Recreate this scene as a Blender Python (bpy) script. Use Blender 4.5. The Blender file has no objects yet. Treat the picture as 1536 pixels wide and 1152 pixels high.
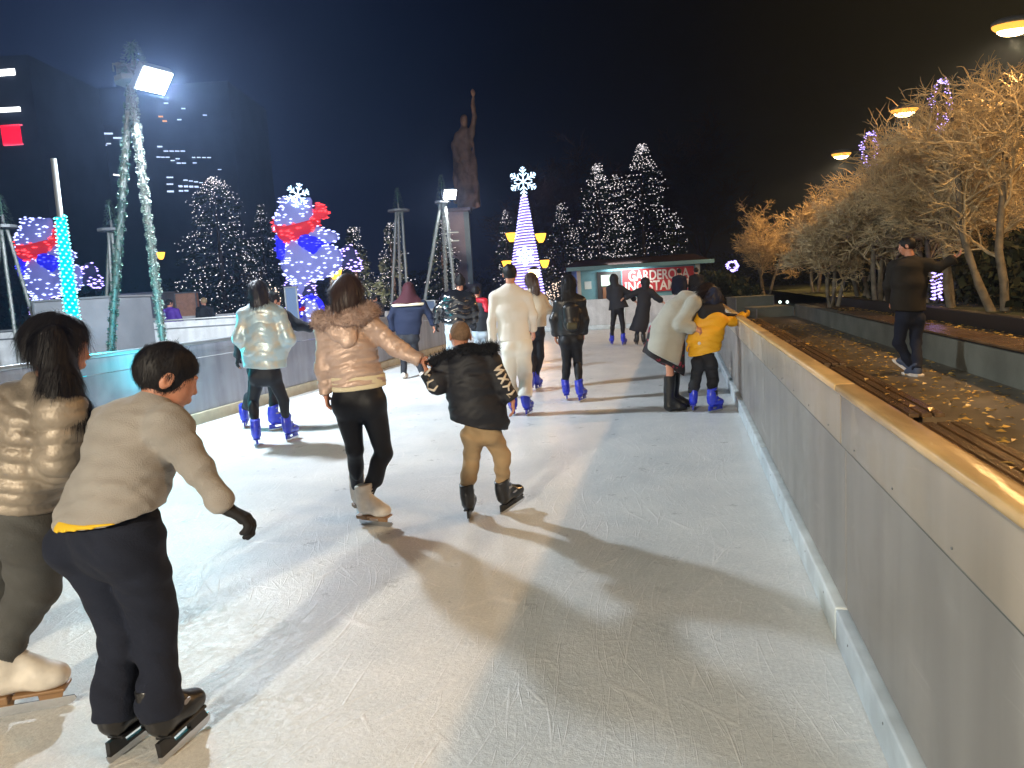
import bpy, bmesh, math, random
import numpy as np
from mathutils import Matrix, Vector
random.seed(7); RNG = np.random.default_rng(7)
SC = bpy.context.scene
COL = SC.collection
R = math.radians

# ------------------------------------------------------------------ camera maths
F = 1109.0; CX, CY = 768.0, 576.0; EYE = 1.5
YAW, PITCH, ROLL = R(13.3), R(-7.3), R(3.5)
HR = np.array([math.cos(YAW), math.sin(YAW), 0.0])
HF = np.array([-math.sin(YAW), math.cos(YAW), 0.0])
CAM = np.array([0, 0, EYE])
_f = np.array([-math.sin(YAW)*math.cos(PITCH), math.cos(YAW)*math.cos(PITCH), math.sin(PITCH)])
_u = np.cross(HR, _f)
_r2 = math.cos(ROLL)*HR - math.sin(ROLL)*_u
_u2 = math.sin(ROLL)*HR + math.cos(ROLL)*_u
def ray(px, py): return _f*F + _r2*(px-CX) + _u2*(CY-py)
def G(px, py, z=0.0):
    d = ray(px, py); return CAM + d*((z-EYE)/d[2])
def PT(px, py, D):
    d = ray(px, py); return CAM + d*(D/(d@HF))
def depth(p): return float((np.array(p)-CAM)@HF)

# ------------------------------------------------------------------ object helpers
def tag(o, label=None, cat=None, group=None, kind=None):
    if label: o['label'] = label
    if cat: o['category'] = cat
    if group: o['group'] = group
    if kind: o['kind'] = kind
    return o
def empty(name, loc, rz=0.0, **k):
    o = bpy.data.objects.new(name, None); COL.objects.link(o)
    o.location = tuple(float(v) for v in loc); o.rotation_euler = (0, 0, rz); o.empty_display_size = 0.2
    return tag(o, **k)
def meshobj(name, V, Fc, m, parent=None, smooth=False, **k):
    me = bpy.data.meshes.new(name)
    V = np.asarray(V, dtype=np.float64).reshape(-1, 3)
    if isinstance(Fc, np.ndarray):
        n, w = Fc.shape
        me.vertices.add(len(V)); me.vertices.foreach_set('co', V.astype(np.float32).ravel())
        me.loops.add(n*w); me.loops.foreach_set('vertex_index', Fc.astype(np.int32).ravel())
        me.polygons.add(n); me.polygons.foreach_set('loop_start', np.arange(0, n*w, w, dtype=np.int32))
        me.update(calc_edges=True); me.validate()
    else:
        me.from_pydata([tuple(v) for v in V], [], [tuple(f) for f in Fc]); me.update()
    if smooth: me.polygons.foreach_set('use_smooth', [True]*len(me.polygons))
    if m is not None: me.materials.append(m)
    o = bpy.data.objects.new(name, me); COL.objects.link(o)
    if parent is not None: o.parent = parent
    return tag(o, **k)
def dup(o, parent=None):
    c = o.copy(); COL.objects.link(c); c.parent = parent
    for ch in list(o.children): dup(ch, c)
    return c

class MB:
    def __init__(s): s.v = []; s.f = []
    def add(s, V, Fc):
        n = len(s.v); s.v += [tuple(map(float, p)) for p in V]; s.f += [tuple(i+n for i in f) for f in Fc]; return s
    def box(s, c, size, M=None, bev=0.0):
        x, y, z = [q/2 for q in size]
        if bev > 0:
            b = bev; P = []; 
            bm = bmesh.new(); bmesh.ops.create_cube(bm, size=1.0)
            for v in bm.verts: v.co = Vector((v.co.x*size[0], v.co.y*size[1], v.co.z*size[2]))
            bmesh.ops.bevel(bm, geom=list(bm.edges), offset=b, segments=2, profile=0.6, affect='EDGES')
            bm.verts.index_update()
            P = np.array([v.co[:] for v in bm.verts]); Fc = [[v.index for v in f.verts] for f in bm.faces]; bm.free()
        else:
            P = np.array([(i, j, k) for i in (-x, x) for j in (-y, y) for k in (-z, z)])
            Fc = [(0,1,3,2), (4,6,7,5), (0,4,5,1), (2,3,7,6), (0,2,6,4), (1,5,7,3)]
        if M is not None: P = P @ np.array(M).T
        return s.add(P+np.array(c), Fc)
    def tube(s, pts, rs, n=8, caps=True):
        pts = [np.array(p, float) for p in pts]
        if not hasattr(rs, '__len__'): rs = [rs]*len(pts)
        V = []; 
        for i, p in enumerate(pts):
            t = pts[min(i+1, len(pts)-1)]-pts[max(i-1, 0)]; t = t/(np.linalg.norm(t)+1e-9)
            a = np.cross(t, [0, 0, 1.0]) if abs(t[2]) < .95 else np.cross(t, [1.0, 0, 0])
            a /= np.linalg.norm(a); b = np.cross(t, a)
            for k in range(n):
                an = 2*math.pi*k/n; V.append(p+rs[i]*(math.cos(an)*a+math.sin(an)*b))
        Fc = []
        for i in range(len(pts)-1):
            for k in range(n):
                Fc.append((i*n+k, i*n+(k+1) % n, (i+1)*n+(k+1) % n, (i+1)*n+k))
        if caps:
            Fc.append(tuple(range(n-1, -1, -1))); Fc.append(tuple((len(pts)-1)*n+k for k in range(n)))
        return s.add(V, Fc)
    def prism(s, poly, o, ax, ay, az, th):     # polygon in (ax,ay), thickness along az
        o, ax, ay, az = [np.array(q, float) for q in (o, ax, ay, az)]
        n = len(poly); V = [o+ax*x+ay*y for x, y in poly]+[o+ax*x+ay*y+az*th for x, y in poly]
        Fc = [tuple(range(n-1, -1, -1)), tuple(range(n, 2*n))]+[(i, (i+1) % n, n+(i+1) % n, n+i) for i in range(n)]
        return s.add(V, Fc)
    def build(s, name, m, parent=None, smooth=False, **k):
        return meshobj(name, s.v, s.f, m, parent, smooth, **k)

# ------------------------------------------------------------------ materials
def srgb(r, g, b):
    def c(v):
        v /= 255.0
        return v/12.92 if v <= .04045 else ((v+.055)/1.055)**2.4
    return (c(r), c(g), c(b), 1.0)
def mat(name, col, rough=.7, metal=0., spec=.5, bump=0., bscale=60., var=0., vscale=8., col2=None, emit=None, estr=0.,
        scuff=0., coat=0., sheen=0., stretch=None, trans=0., wav=0., sss=0., vthr=None, nosample=True):
    m = bpy.data.materials.new(name); m.use_nodes = True
    nt = m.node_tree; N = nt.nodes; L = nt.links; p = N['Principled BSDF']
    col = tuple(col)+(1,) if len(col) == 3 else col
    p.inputs['Base Color'].default_value = col; p.inputs['Roughness'].default_value = rough
    p.inputs['Metallic'].default_value = metal; p.inputs['Specular IOR Level'].default_value = spec
    if coat: p.inputs['Coat Weight'].default_value = coat; p.inputs['Coat Roughness'].default_value = .15
    if sheen: p.inputs['Sheen Weight'].default_value = sheen; p.inputs['Sheen Roughness'].default_value = .5
    if trans: p.inputs['Transmission Weight'].default_value = trans
    if sss:
        p.inputs['Subsurface Weight'].default_value = sss; p.inputs['Subsurface Scale'].default_value = .01
    if emit is not None:
        p.inputs['Emission Color'].default_value = emit; p.inputs['Emission Strength'].default_value = estr
        if nosample:
            try: m.cycles.emission_sampling = 'NONE'
            except Exception: pass
    tc = None
    def coords():
        nonlocal tc
        if tc is None:
            t = N.new('ShaderNodeTexCoord'); mp = N.new('ShaderNodeMapping'); L.new(t.outputs['Object'], mp.inputs[0])
            if stretch: mp.inputs['Scale'].default_value = stretch
            tc = mp
        return tc.outputs[0]
    if var or col2 is not None:
        n = N.new('ShaderNodeTexNoise'); n.inputs['Scale'].default_value = vscale; n.inputs['Detail'].default_value = 6
        L.new(coords(), n.inputs['Vector'])
        rp = N.new('ShaderNodeValToRGB')
        lo, hi = (.35, .65) if vthr is None else vthr
        rp.color_ramp.elements[0].position = lo; rp.color_ramp.elements[1].position = hi
        c2 = col2 if col2 is not None else tuple(min(1, c*(1+var)) for c in col[:3])+(1,)
        c1 = col if col2 is not None else tuple(c*(1-var) for c in col[:3])+(1,)
        rp.color_ramp.elements[0].color = c1; rp.color_ramp.elements[1].color = tuple(c2)[:3]+(1,)
        L.new(n.outputs['Fac'], rp.inputs[0]); L.new(rp.outputs[0], p.inputs['Base Color'])
    if scuff:
        # skate marks and rubs: broken long thin lines, lighter than the sheet, plus dull smears
        mp = N.new('ShaderNodeMapping'); t2 = N.new('ShaderNodeTexCoord'); L.new(t2.outputs['Object'], mp.inputs[0]); mp.inputs['Scale'].default_value = (1, .35, 3.2); mp.inputs['Rotation'].default_value = (.12, 0, 0)
        vo = N.new('ShaderNodeTexVoronoi'); vo.feature = 'DISTANCE_TO_EDGE'; vo.inputs['Scale'].default_value = 2.6; L.new(mp.outputs[0], vo.inputs['Vector'])
        r1 = N.new('ShaderNodeValToRGB'); r1.color_ramp.elements[0].position = .002; r1.color_ramp.elements[0].color = (1, 1, 1, 1); r1.color_ramp.elements[1].position = .014; r1.color_ramp.elements[1].color = (0, 0, 0, 1); L.new(vo.outputs['Distance'], r1.inputs[0])
        nn = N.new('ShaderNodeTexNoise'); nn.inputs['Scale'].default_value = 3.1; nn.inputs['Detail'].default_value = 8; L.new(t2.outputs['Object'], nn.inputs['Vector'])
        r2 = N.new('ShaderNodeValToRGB'); r2.color_ramp.elements[0].position = .50; r2.color_ramp.elements[1].position = .66; L.new(nn.outputs['Fac'], r2.inputs[0])
        mu = N.new('ShaderNodeMath'); mu.operation = 'MULTIPLY'; L.new(r1.outputs[0], mu.inputs[0]); L.new(r2.outputs[0], mu.inputs[1])
        a1 = N.new('ShaderNodeMath'); a1.operation = 'MULTIPLY_ADD'; L.new(r2.outputs[0], a1.inputs[0]); a1.inputs[1].default_value = .35*scuff; a1.inputs[2].default_value = 0
        a2 = N.new('ShaderNodeMath'); a2.operation = 'MAXIMUM'; a2.use_clamp = True; m3 = N.new('ShaderNodeMath'); m3.operation = 'MULTIPLY'; m3.inputs[1].default_value = .8*scuff; L.new(mu.outputs[0], m3.inputs[0]); L.new(m3.outputs[0], a2.inputs[0]); L.new(a1.outputs[0], a2.inputs[1])
        mx = N.new('ShaderNodeMixRGB'); L.new(a2.outputs[0], mx.inputs[0]); mx.inputs[2].default_value = tuple(min(1, c*1.7) for c in col[:3])+(1,)
        src = p.inputs['Base Color'].links[0].from_socket if p.inputs['Base Color'].links else None
        if src: L.new(src, mx.inputs[1])
        else: mx.inputs[1].default_value = col
        L.new(mx.outputs[0], p.inputs['Base Color'])
        ro = N.new('ShaderNodeMath'); ro.operation = 'MULTIPLY_ADD'; L.new(r2.outputs[0], ro.inputs[0]); ro.inputs[1].default_value = .25; ro.inputs[2].default_value = rough; L.new(ro.outputs[0], p.inputs['Roughness'])
    if bump:
        n = N.new('ShaderNodeTexNoise'); n.inputs['Scale'].default_value = bscale; n.inputs['Detail'].default_value = 5
        L.new(coords(), n.inputs['Vector'])
        b = N.new('ShaderNodeBump'); b.inputs['Strength'].default_value = bump; b.inputs['Distance'].default_value = .01
        L.new(n.outputs['Fac'], b.inputs['Height']); L.new(b.outputs[0], p.inputs['Normal'])
    return m
def emis(name, col, s, sample=False):
    m = bpy.data.materials.new(name); m.use_nodes = True; nt = m.node_tree
    nt.nodes.remove(nt.nodes['Principled BSDF']); e = nt.nodes.new('ShaderNodeEmission')
    e.inputs[0].default_value = tuple(col)[:3]+(1,); e.inputs[1].default_value = s
    nt.links.new(e.outputs[0], nt.nodes['Material Output'].inputs[0])
    if not sample:
        try: m.cycles.emission_sampling = 'NONE'
        except Exception: pass
    return m

# ------------------------------------------------------------------ signed distance surfaces
A = lambda *q: np.array(q, dtype=np.float64)
def nrm(v): return v/(np.linalg.norm(v)+1e-12)
def ecap(a, b, w, d, side=(1, 0, 0), quilt=None, cut=None):
    """elliptical capsule a->b; w=(wa,wb) half width along side, d=(da,db) half depth; quilt=(n,amp,skew); cut=planes"""
    a = np.array(a, float); b = np.array(b, float); ab = b-a; L2 = ab@ab+1e-9; ax = nrm(ab)
    s = np.array(side, float); s = s-(s@ax)*ax
    if np.linalg.norm(s) < 1e-3: s = np.cross(ax, [0, 1., 0])
    s = nrm(s); fr = np.cross(ax, s)
    w = w if hasattr(w, '__len__') else (w, w); d = d if hasattr(d, '__len__') else (d, d)
    def f(P):
        Q = P-a; tt = (Q@ab)/L2; t = np.clip(tt, 0, 1)
        ww = w[0]+(w[1]-w[0])*t; dd = d[0]+(d[1]-d[0])*t
        if quilt:
            ph = tt*quilt[0]
            if len(quilt) > 2: ph = ph+quilt[2]*(Q@s)+.18*np.sin(Q@s*23+Q@fr*11)
            e = quilt[1]*(np.abs(np.sin(math.pi*ph))**.55-.6)
            ww = ww+e; dd = dd+e
        m = np.minimum(ww, dd); Q = Q-t[:, None]*ab
        v = (np.sqrt((Q@s/ww)**2+(Q@fr/dd)**2+(Q@ax/m)**2)-1)*m
        if cut:
            for (o, n) in cut: v = np.maximum(v, (P-o)@n)
        return v
    lo = np.minimum(a-max(w[0], d[0]), b-max(w[1], d[1])); hi = np.maximum(a+max(w[0], d[0]), b+max(w[1], d[1]))
    f.box = (lo, hi); return f
def ell(c, r, axes=None):
    c = np.array(c, float); r = np.array(r, float); M = np.eye(3) if axes is None else np.array(axes, float)
    def f(P):
        Q = (P-c)@M.T/r
        k0 = np.sqrt((Q*Q).sum(1))+1e-9; k1 = np.sqrt(((Q/r)**2).sum(1))+1e-9
        return k0*(k0-1)/k1
    m = r.max(); f.box = (c-m, c+m); return f
def smin(a, b, k):
    if k <= 0: return np.minimum(a, b)
    h = np.clip(.5+.5*(b-a)/k, 0, 1); return b+(a-b)*h-k*h*(1-h)
def union(ps, k=.02):
    def f(P):
        v = ps[0](P)
        for q in ps[1:]: v = smin(v, q(P), k)
        return v
    f.box = (np.min([q.box[0] for q in ps], 0), np.max([q.box[1] for q in ps], 0)); return f
def cutp(g, o, n):
    o = np.array(o, float); n = nrm(np.array(n, float))
    def f(P): return np.maximum(g(P), (P-o)@n)
    f.box = g.box; return f
def sub(g, q, k=.006):
    def f(P): return -smin(-g(P), q(P), k)
    f.box = g.box; return f
def wrinkle(g, amp, freq=30., seed=0, dirs=None, box=.02):
    rg = np.random.default_rng(seed); D = rg.normal(size=(7, 3)) if dirs is None else np.array(dirs, float)+rg.normal(size=(7, 3))*.25
    D /= np.linalg.norm(D, axis=1)[:, None]; D = D*freq*rg.uniform(.6, 1.7, 7)[:, None]; ph = rg.uniform(0, 6, 7)
    D2 = rg.normal(size=(7, 3))*freq*.35
    def f(P):
        v = g(P); m = np.abs(v) < .08
        if m.any():
            Q = P[m]; e = np.zeros(len(Q))
            for i in range(7):
                e += np.sin(Q@D[i]+1.6*np.sin(Q@D2[i]+ph[i]))
            v = v.copy(); v[m] += amp*e/2.6
        return v
    f.box = (g.box[0]-box, g.box[1]+box); return f
def surf(g, h, pad=None):
    pad = 3*h if pad is None else pad
    lo = g.box[0]-pad; hi = g.box[1]+pad
    B = 8; nb = np.ceil((hi-lo)/(h*B)).astype(int)+1; n = nb*B
    cs = [lo[i]+(np.arange(nb[i])*B+(B-1)/2)*h for i in range(3)]
    C = np.stack(np.meshgrid(*cs, indexing='ij'), -1).reshape(-1, 3)
    v = g(C); Rr = h*B*.5*1.733+h*2
    Fv = np.repeat(np.repeat(np.repeat(np.where(v > 0, 1., -1.).astype(np.float32).reshape(nb), B, 0), B, 1), B, 2)
    act = np.argwhere((np.abs(v) < Rr).reshape(nb))
    off = np.stack(np.meshgrid(*[np.arange(B)]*3, indexing='ij'), -1).reshape(-1, 3)
    CH = 600
    for i in range(0, len(act), CH):
        idx = (act[i:i+CH, None, :]*B+off[None]).reshape(-1, 3)
        Fv[idx[:, 0], idx[:, 1], idx[:, 2]] = g(lo+idx*h)
    ins = Fv < 0
    cnt = sum(ins[a:n[0]-1+a, b:n[1]-1+b, c:n[2]-1+c].astype(np.int8) for a in (0, 1) for b in (0, 1) for c in (0, 1))
    cells = np.argwhere((cnt > 0) & (cnt < 8))
    vid = -np.ones(cnt.shape, np.int64); vid[cells[:, 0], cells[:, 1], cells[:, 2]] = np.arange(len(cells))
    acc = np.zeros((len(cells), 3)); num = np.zeros(len(cells))
    cor = [(a, b, c) for a in (0, 1) for b in (0, 1) for c in (0, 1)]
    for p in cor:
        for ax in range(3):
            if p[ax] == 1: continue
            q = list(p); q[ax] = 1
            f0 = Fv[cells[:, 0]+p[0], cells[:, 1]+p[1], cells[:, 2]+p[2]]; f1 = Fv[cells[:, 0]+q[0], cells[:, 1]+q[1], cells[:, 2]+q[2]]
            m = (f0 < 0) != (f1 < 0); t = f0[m]/(f0[m]-f1[m])
            pos = np.tile(np.array(p, float), (m.sum(), 1)); pos[:, ax] += t; acc[m] += pos; num[m] += 1
    V = lo+(cells+acc/np.maximum(num, 1)[:, None])*h
    faces = []
    for ax in range(3):
        u, w = (ax+1) % 3, (ax+2) % 3
        sl0 = [slice(1, n[i]-1) for i in range(3)]; sl1 = list(sl0); sl0[ax] = slice(0, n[ax]-1); sl1[ax] = slice(1, n[ax])
        a_, b_ = ins[tuple(sl0)], ins[tuple(sl1)]
        base = np.array([1, 1, 1]); base[ax] = 0
        for flip, mk in ((0, a_ & ~b_), (1, ~a_ & b_)):
            e = np.argwhere(mk)+base
            if not len(e): continue
            def vv(du, dw):
                q = e.copy(); q[:, u] += du; q[:, w] += dw; return vid[q[:, 0], q[:, 1], q[:, 2]]
            qd = [vv(-1, -1), vv(0, -1), vv(0, 0), vv(-1, 0)]
            if flip: qd = qd[::-1]
            faces.append(np.stack(qd, 1))
    Fc = np.concatenate(faces); Fc = Fc[(Fc >= 0).all(1)]
    return V, Fc
def sdfobj(name, g, h, m, parent=None, **k):
    V, Fc = surf(g, h); return meshobj(name, V, Fc, m, parent, True, **k)
def normals(g, P, e=.004):
    Nn = np.stack([g(P+np.eye(3)[i]*e)-g(P-np.eye(3)[i]*e) for i in range(3)], 1)
    return Nn/(np.linalg.norm(Nn, axis=1)[:, None]+1e-9)
def strands(g, h, n, length, width, down=(0, 0, -1), lift=.3, seg=4, seed=0, jit=.25, grav=0., m=None, parent=None, name='hair_strands', keep=None):
    """ribbons growing from the surface of g, following `down` along it"""
    V, _ = surf(g, h); rg = np.random.default_rng(seed)
    if keep is not None: V = V[keep(V)]
    P = V[rg.integers(0, len(V), n)]+rg.normal(size=(n, 3))*h*.4
    N0 = normals(g, P); dn = np.array(down, float)
    T = dn-(N0@dn)[:, None]*N0; T += rg.normal(size=T.shape)*jit; T /= np.linalg.norm(T, axis=1)[:, None]+1e-9
    ln = length*rg.uniform(.5, 1.2, n)
    S = np.cross(T, N0); S /= np.linalg.norm(S, axis=1)[:, None]+1e-9
    VV = []; cur = P-N0*.002
    for i in range(seg+1):
        t = i/seg; w = width*(1-t)**.6*.5+.0002
        VV.append(cur-S*w); VV.append(cur+S*w)
        cur = cur+(T+N0*lift*(1-t*.8)+dn*grav*t)*(ln/seg)[:, None]
    VV = np.stack(VV, 1); K = 2*(seg+1)
    b = (np.arange(n)*K)[:, None]
    Fc = np.concatenate([b+np.array([2*i, 2*i+1, 2*i+3, 2*i+2])[None] for i in range(seg)])
    return VV.reshape(-1, 3), Fc
def bulbs(P, r, name, m, parent=None, sx=1.6, **k):
    P = np.asarray(P, float); n = len(P)
    O = np.array([(sx, 0, 0), (-sx, 0, 0), (0, 1, 0), (0, -1, 0), (0, 0, 1), (0, 0, -1)], float)
    O[:, :] = O@np.array([HR, HF, (0, 0, 1)]) if parent is None or parent.rotation_euler[2] == 0 else O
    r = np.broadcast_to(np.asarray(r, float), (n,))
    V = (P[:, None, :]+O[None]*r[:, None, None]).reshape(-1, 3)
    T = np.array([(0, 2, 4), (2, 1, 4), (1, 3, 4), (3, 0, 4), (2, 0, 5), (1, 2, 5), (3, 1, 5), (0, 3, 5)])
    Fc = (np.arange(n)[:, None, None]*6+T[None]).reshape(-1, 3)
    return meshobj(name, V, Fc, m, parent, False, **k)
# ------------------------------------------------------------------ people
def headvec(a, p=0.0):
    a = R(a); p = R(p); return A(math.sin(a)*math.cos(p), math.cos(a)*math.cos(p), math.sin(p))
def foot_matrix(a, pitch=0, roll=0):
    y = headvec(a, pitch); x = A(math.cos(R(a)), -math.sin(R(a)), 0); z = np.cross(x, y)
    c, s = math.cos(R(roll)), math.sin(R(roll)); x, z = c*x+s*z, -s*x+c*z
    return np.stack([x, y, z], 1)
def hand_prims(w, d, n, sgn, s, curl=.5, fat=0.0, hres=.006, spread=1.0):
    """palm + five fingers; w wrist, d direction, n palm normal (fingers curl to n), sgn thumb side"""
    d = nrm(d); n = nrm(n-(n@d)*d); x = np.cross(d, n)*sgn
    mr = max(.0085*s+fat, hres*1.15); P = []
    P.append(ecap(w-d*.03*s, w+d*.015*s, (.026*s+fat, .026*s+fat), (.02*s+fat, .017*s+fat), x))
    P.append(ecap(w+d*.02*s, w+d*.072*s, (.030*s+fat, .040*s+fat), (.016*s+fat, .014*s+fat), x))
    for i, (off, ln) in enumerate(((-.030, .066), (-.010, .078), (.010, .074), (.030, .058))):
        b = w+d*(.08-.004*abs(i-1.3))*s+x*(-off)*s*1.0
        sp = x*(-off)*4.0*spread*.12
        c = curl*(1+.12*i); p = b; ang = c*.55
        for kx, l in enumerate((.42, .32, .26)):
            dd = nrm(d*math.cos(ang)+n*math.sin(ang)+sp)
            q = p+dd*ln*s*l; P.append(ecap(p, q, (mr*(1-.1*kx), mr*(.92-.1*kx)), (mr*(1-.1*kx), mr*(.92-.1*kx))))
            p = q; ang += c*.75
    t0 = w+d*.018*s+x*.024*s; t1 = t0+nrm(d*.7+x*.75+n*.45)*.036*s; t2 = t1+nrm(d*.95+x*.2+n*.55)*.028*s
    P.append(ecap(w+d*.01*s+x*.01*s, t1, mr*1.25, mr*1.25)); P.append(ecap(t1, t2, (mr*1.1, mr*.9), (mr*1.1, mr*.9)))
    return P
def head_prims(c, f, u, s, hs):
    P = [ell(c+u*.022*hs-f*.012*hs, (.076*hs, .094*hs, .088*hs), (s, f, u)),
         ecap(c+f*.025*hs-u*.01*hs, c+f*.045*hs-u*.088*hs, (.062*hs, .030*hs), (.055*hs, .026*hs), s),
         ell(c+f*.045*hs-u*.03*hs, (.058*hs, .045*hs, .06*hs), (s, f, u))]
    H = union(P, .025*hs)
    det = [ecap(c+f*.084*hs+u*.006*hs, c+f*.096*hs-u*.028*hs, (.006*hs, .011*hs), (.007*hs, .010*hs), s),
           ell(c+f*.083*hs-u*.058*hs, (.024*hs, .013*hs, .006*hs), (s, f, u)),
           ell(c+f*.080*hs-u*.068*hs, (.020*hs, .013*hs, .006*hs), (s, f, u)),
           ell(c+f*.074*hs+u*.022*hs, (.052*hs, .02*hs, .009*hs), (s, f, u))]
    H = union([H]+det, .008*hs)
    for e in (-1, 1):
        H = sub(H, ell(c+f*.094*hs+s*e*.031*hs+u*.005*hs, (.017*hs, .012*hs, .010*hs), (s, f, u)), .006*hs)
    ex = []
    for e in (-1, 1):
        ex.append(ell(c+f*.073*hs+s*e*.031*hs+u*.004*hs, (.012*hs,)*3, (s, f, u)))
        ear = ell(c+s*e*.080*hs-f*.012*hs-u*.008*hs, (.010*hs, .021*hs, .033*hs), (s, nrm(f-.2*u), u))
        ex.append(sub(ear, ell(c+s*e*.090*hs-f*.008*hs-u*.006*hs, (.008*hs, .011*hs, .019*hs), (s, f, u)), .004*hs))
    return union([H]+ex, .004*hs)

BOOT_CACHE = {}
def boot_mesh(style, h=.007):
    """canonical left/right-neutral boot in metres, heel back (-y), toe front (+y), ground z=0"""
    key = style
    if key in BOOT_CACHE: return BOOT_CACHE[key]
    skate = style in ('blue', 'white', 'black'); z0 = .075 if skate else 0.0
    top = {'blue': .30, 'white': .295, 'black': .285, 'sneaker': .10, 'knee': .40, 'whiteshoe': .12}[style]
    foot = ecap((0, -.050, z0+.052), (0, .100, z0+.044), (.044, .044), (.046, .040), (1, 0, 0))
    toe = ecap((0, .06, z0+.048), (0, .112, z0+.043), (.047, .043), (.042, .036), (1, 0, 0))
    instep = ecap((0, -.02, z0+.12), (0, .075, z0+.062), (.042, .038), (.046, .036), (1, 0, 0))
    P = [foot, toe, instep]
    if top > .15:
        sh = ecap((0, -.055, z0+.06), (0, -.035, top+.03), (.046, .056), (.058, .066), (1, 0, 0), cut=[(A(0, -.03, top), nrm(A(0, -.12, 1)))])
        P.append(sh)
        if skate: P.append(ecap((0, -.05, z0+.11), (0, -.05, z0+.13), (.05, .05), (.058, .058), (1, 0, 0)))
    else:
        P.append(ecap((0, -.05, .05), (0, -.04, top+.03), (.036, .036), (.046, .042), (1, 0, 0), cut=[(A(0, 0, top), A(0, 0, 1))]))
    g = union(P, .02); g = cutp(g, (0, 0, z0+.006 if not skate else z0+.004), (0, 0, -1))
    g = wrinkle(g, .0022, 38, 5)
    V, Fc = surf(g, h)
    me = bpy.data.meshes.new('boot_'+style); me.from_pydata(V.tolist(), [], Fc.tolist()); me.update()
    me.polygons.foreach_set('use_smooth', [True]*len(me.polygons)); me.materials.append(MT[{'blue': 'skate_blue', 'white': 'skate_white', 'black': 'skate_black', 'sneaker': 'sneaker', 'knee': 'leather_black', 'whiteshoe': 'skate_white'}[style]])
    subs = []
    def mk(nm, mb, m, sm=False):
        q = bpy.data.meshes.new(nm); q.from_pydata(mb.v, [], mb.f); q.update(); q.materials.append(m)
        if sm: q.polygons.foreach_set('use_smooth', [True]*len(q.polygons))
        subs.append((nm, q))
    if skate:
        b = MB(); poly = [(-.118, .022), (-.112, .006), (-.095, 0), (.125, 0), (.145, .008), (.158, .022), (.152, .034), (-.118, .034)]
        b.prism(poly, (-.0022, 0, 0), (0, 1, 0), (0, 0, 1), (1, 0, 0), .0044); mk('blade', b, MT['steel'])
        b = MB()
        if style == 'white':
            for y0, y1, hw in ((-.095, -.035, .016), (.045, .115, .018)):
                b.prism([(y0, .034), (y1, .034), (y1+.01, .07), (y0-.005, .07)], (-.004, 0, 0), (0, 1, 0), (0, 0, 1), (1, 0, 0), .008)
            b.box((0, -.075, .066), (.07, .075, .028), bev=.006); b.box((0, .058, .074), (.080, .16, .012), bev=.004)
            mk('sole', b, MT['sole_tan'])
        else:
            for y0, y1 in ((-.108, -.03), (.045, .138)):
                b.prism([(y0, .028), (y1, .028), (y1-.012, .078), (y0+.006, .078)], (-.010, 0, 0), (0, 1, 0), (0, 0, 1), (1, 0, 0), .020)
            b.prism([(-.108, .028), (.138, .028), (.138, .040), (-.108, .040)], (-.0075, 0, 0), (0, 1, 0), (0, 0, 1), (1, 0, 0), .015)
            b.box((0, .025, .078), (.076, .19, .014), bev=.006)
            mk('blade_holder', b, MT['holder_blue' if style == 'blue' else 'holder_black'])
        b = MB()
        if style == 'white':
            for i in range(7):
                t = i/6; y = .075-.075*min(1, t*1.6)-.0*t; z = z0+.072+t*.135; y = .08-.07*min(1, t*1.7)+(.012 if t > .6 else 0)
                b.tube([(-.022, y-.006, z), (0, y+.012, z+.003), (.022, y-.006, z)], .0024, 5)
            mk('laces', b, MT['lace'])
        else:
            for z, y, hw in ((z0+.20, .018, .05), (z0+.135, .03, .047), (z0+.075, .075, .042)):
                pts = [(hw*math.sin(t)*1.02, y-.052+.052*math.cos(t)*1.18, z) for t in np.linspace(-1.75, 1.75, 11)]
                b.tube(pts, .0045, 5)
                b.box((hw*.98, y-.035, z), (.010, .034, .017), bev=.003)
            mk('buckles', b, MT['buckle'])
    elif style == 'sneaker':
        b = MB(); b.prism([(-.10, 0), (.165, 0), (.178, .018), (.170, .034), (-.098, .034), (-.108, .018)], (-.043, 0, 0), (0, 1, 0), (0, 0, 1), (1, 0, 0), .086); mk('sole', b, MT['skate_white'])
    BOOT_CACHE[key] = (me, subs); return BOOT_CACHE[key]

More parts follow.
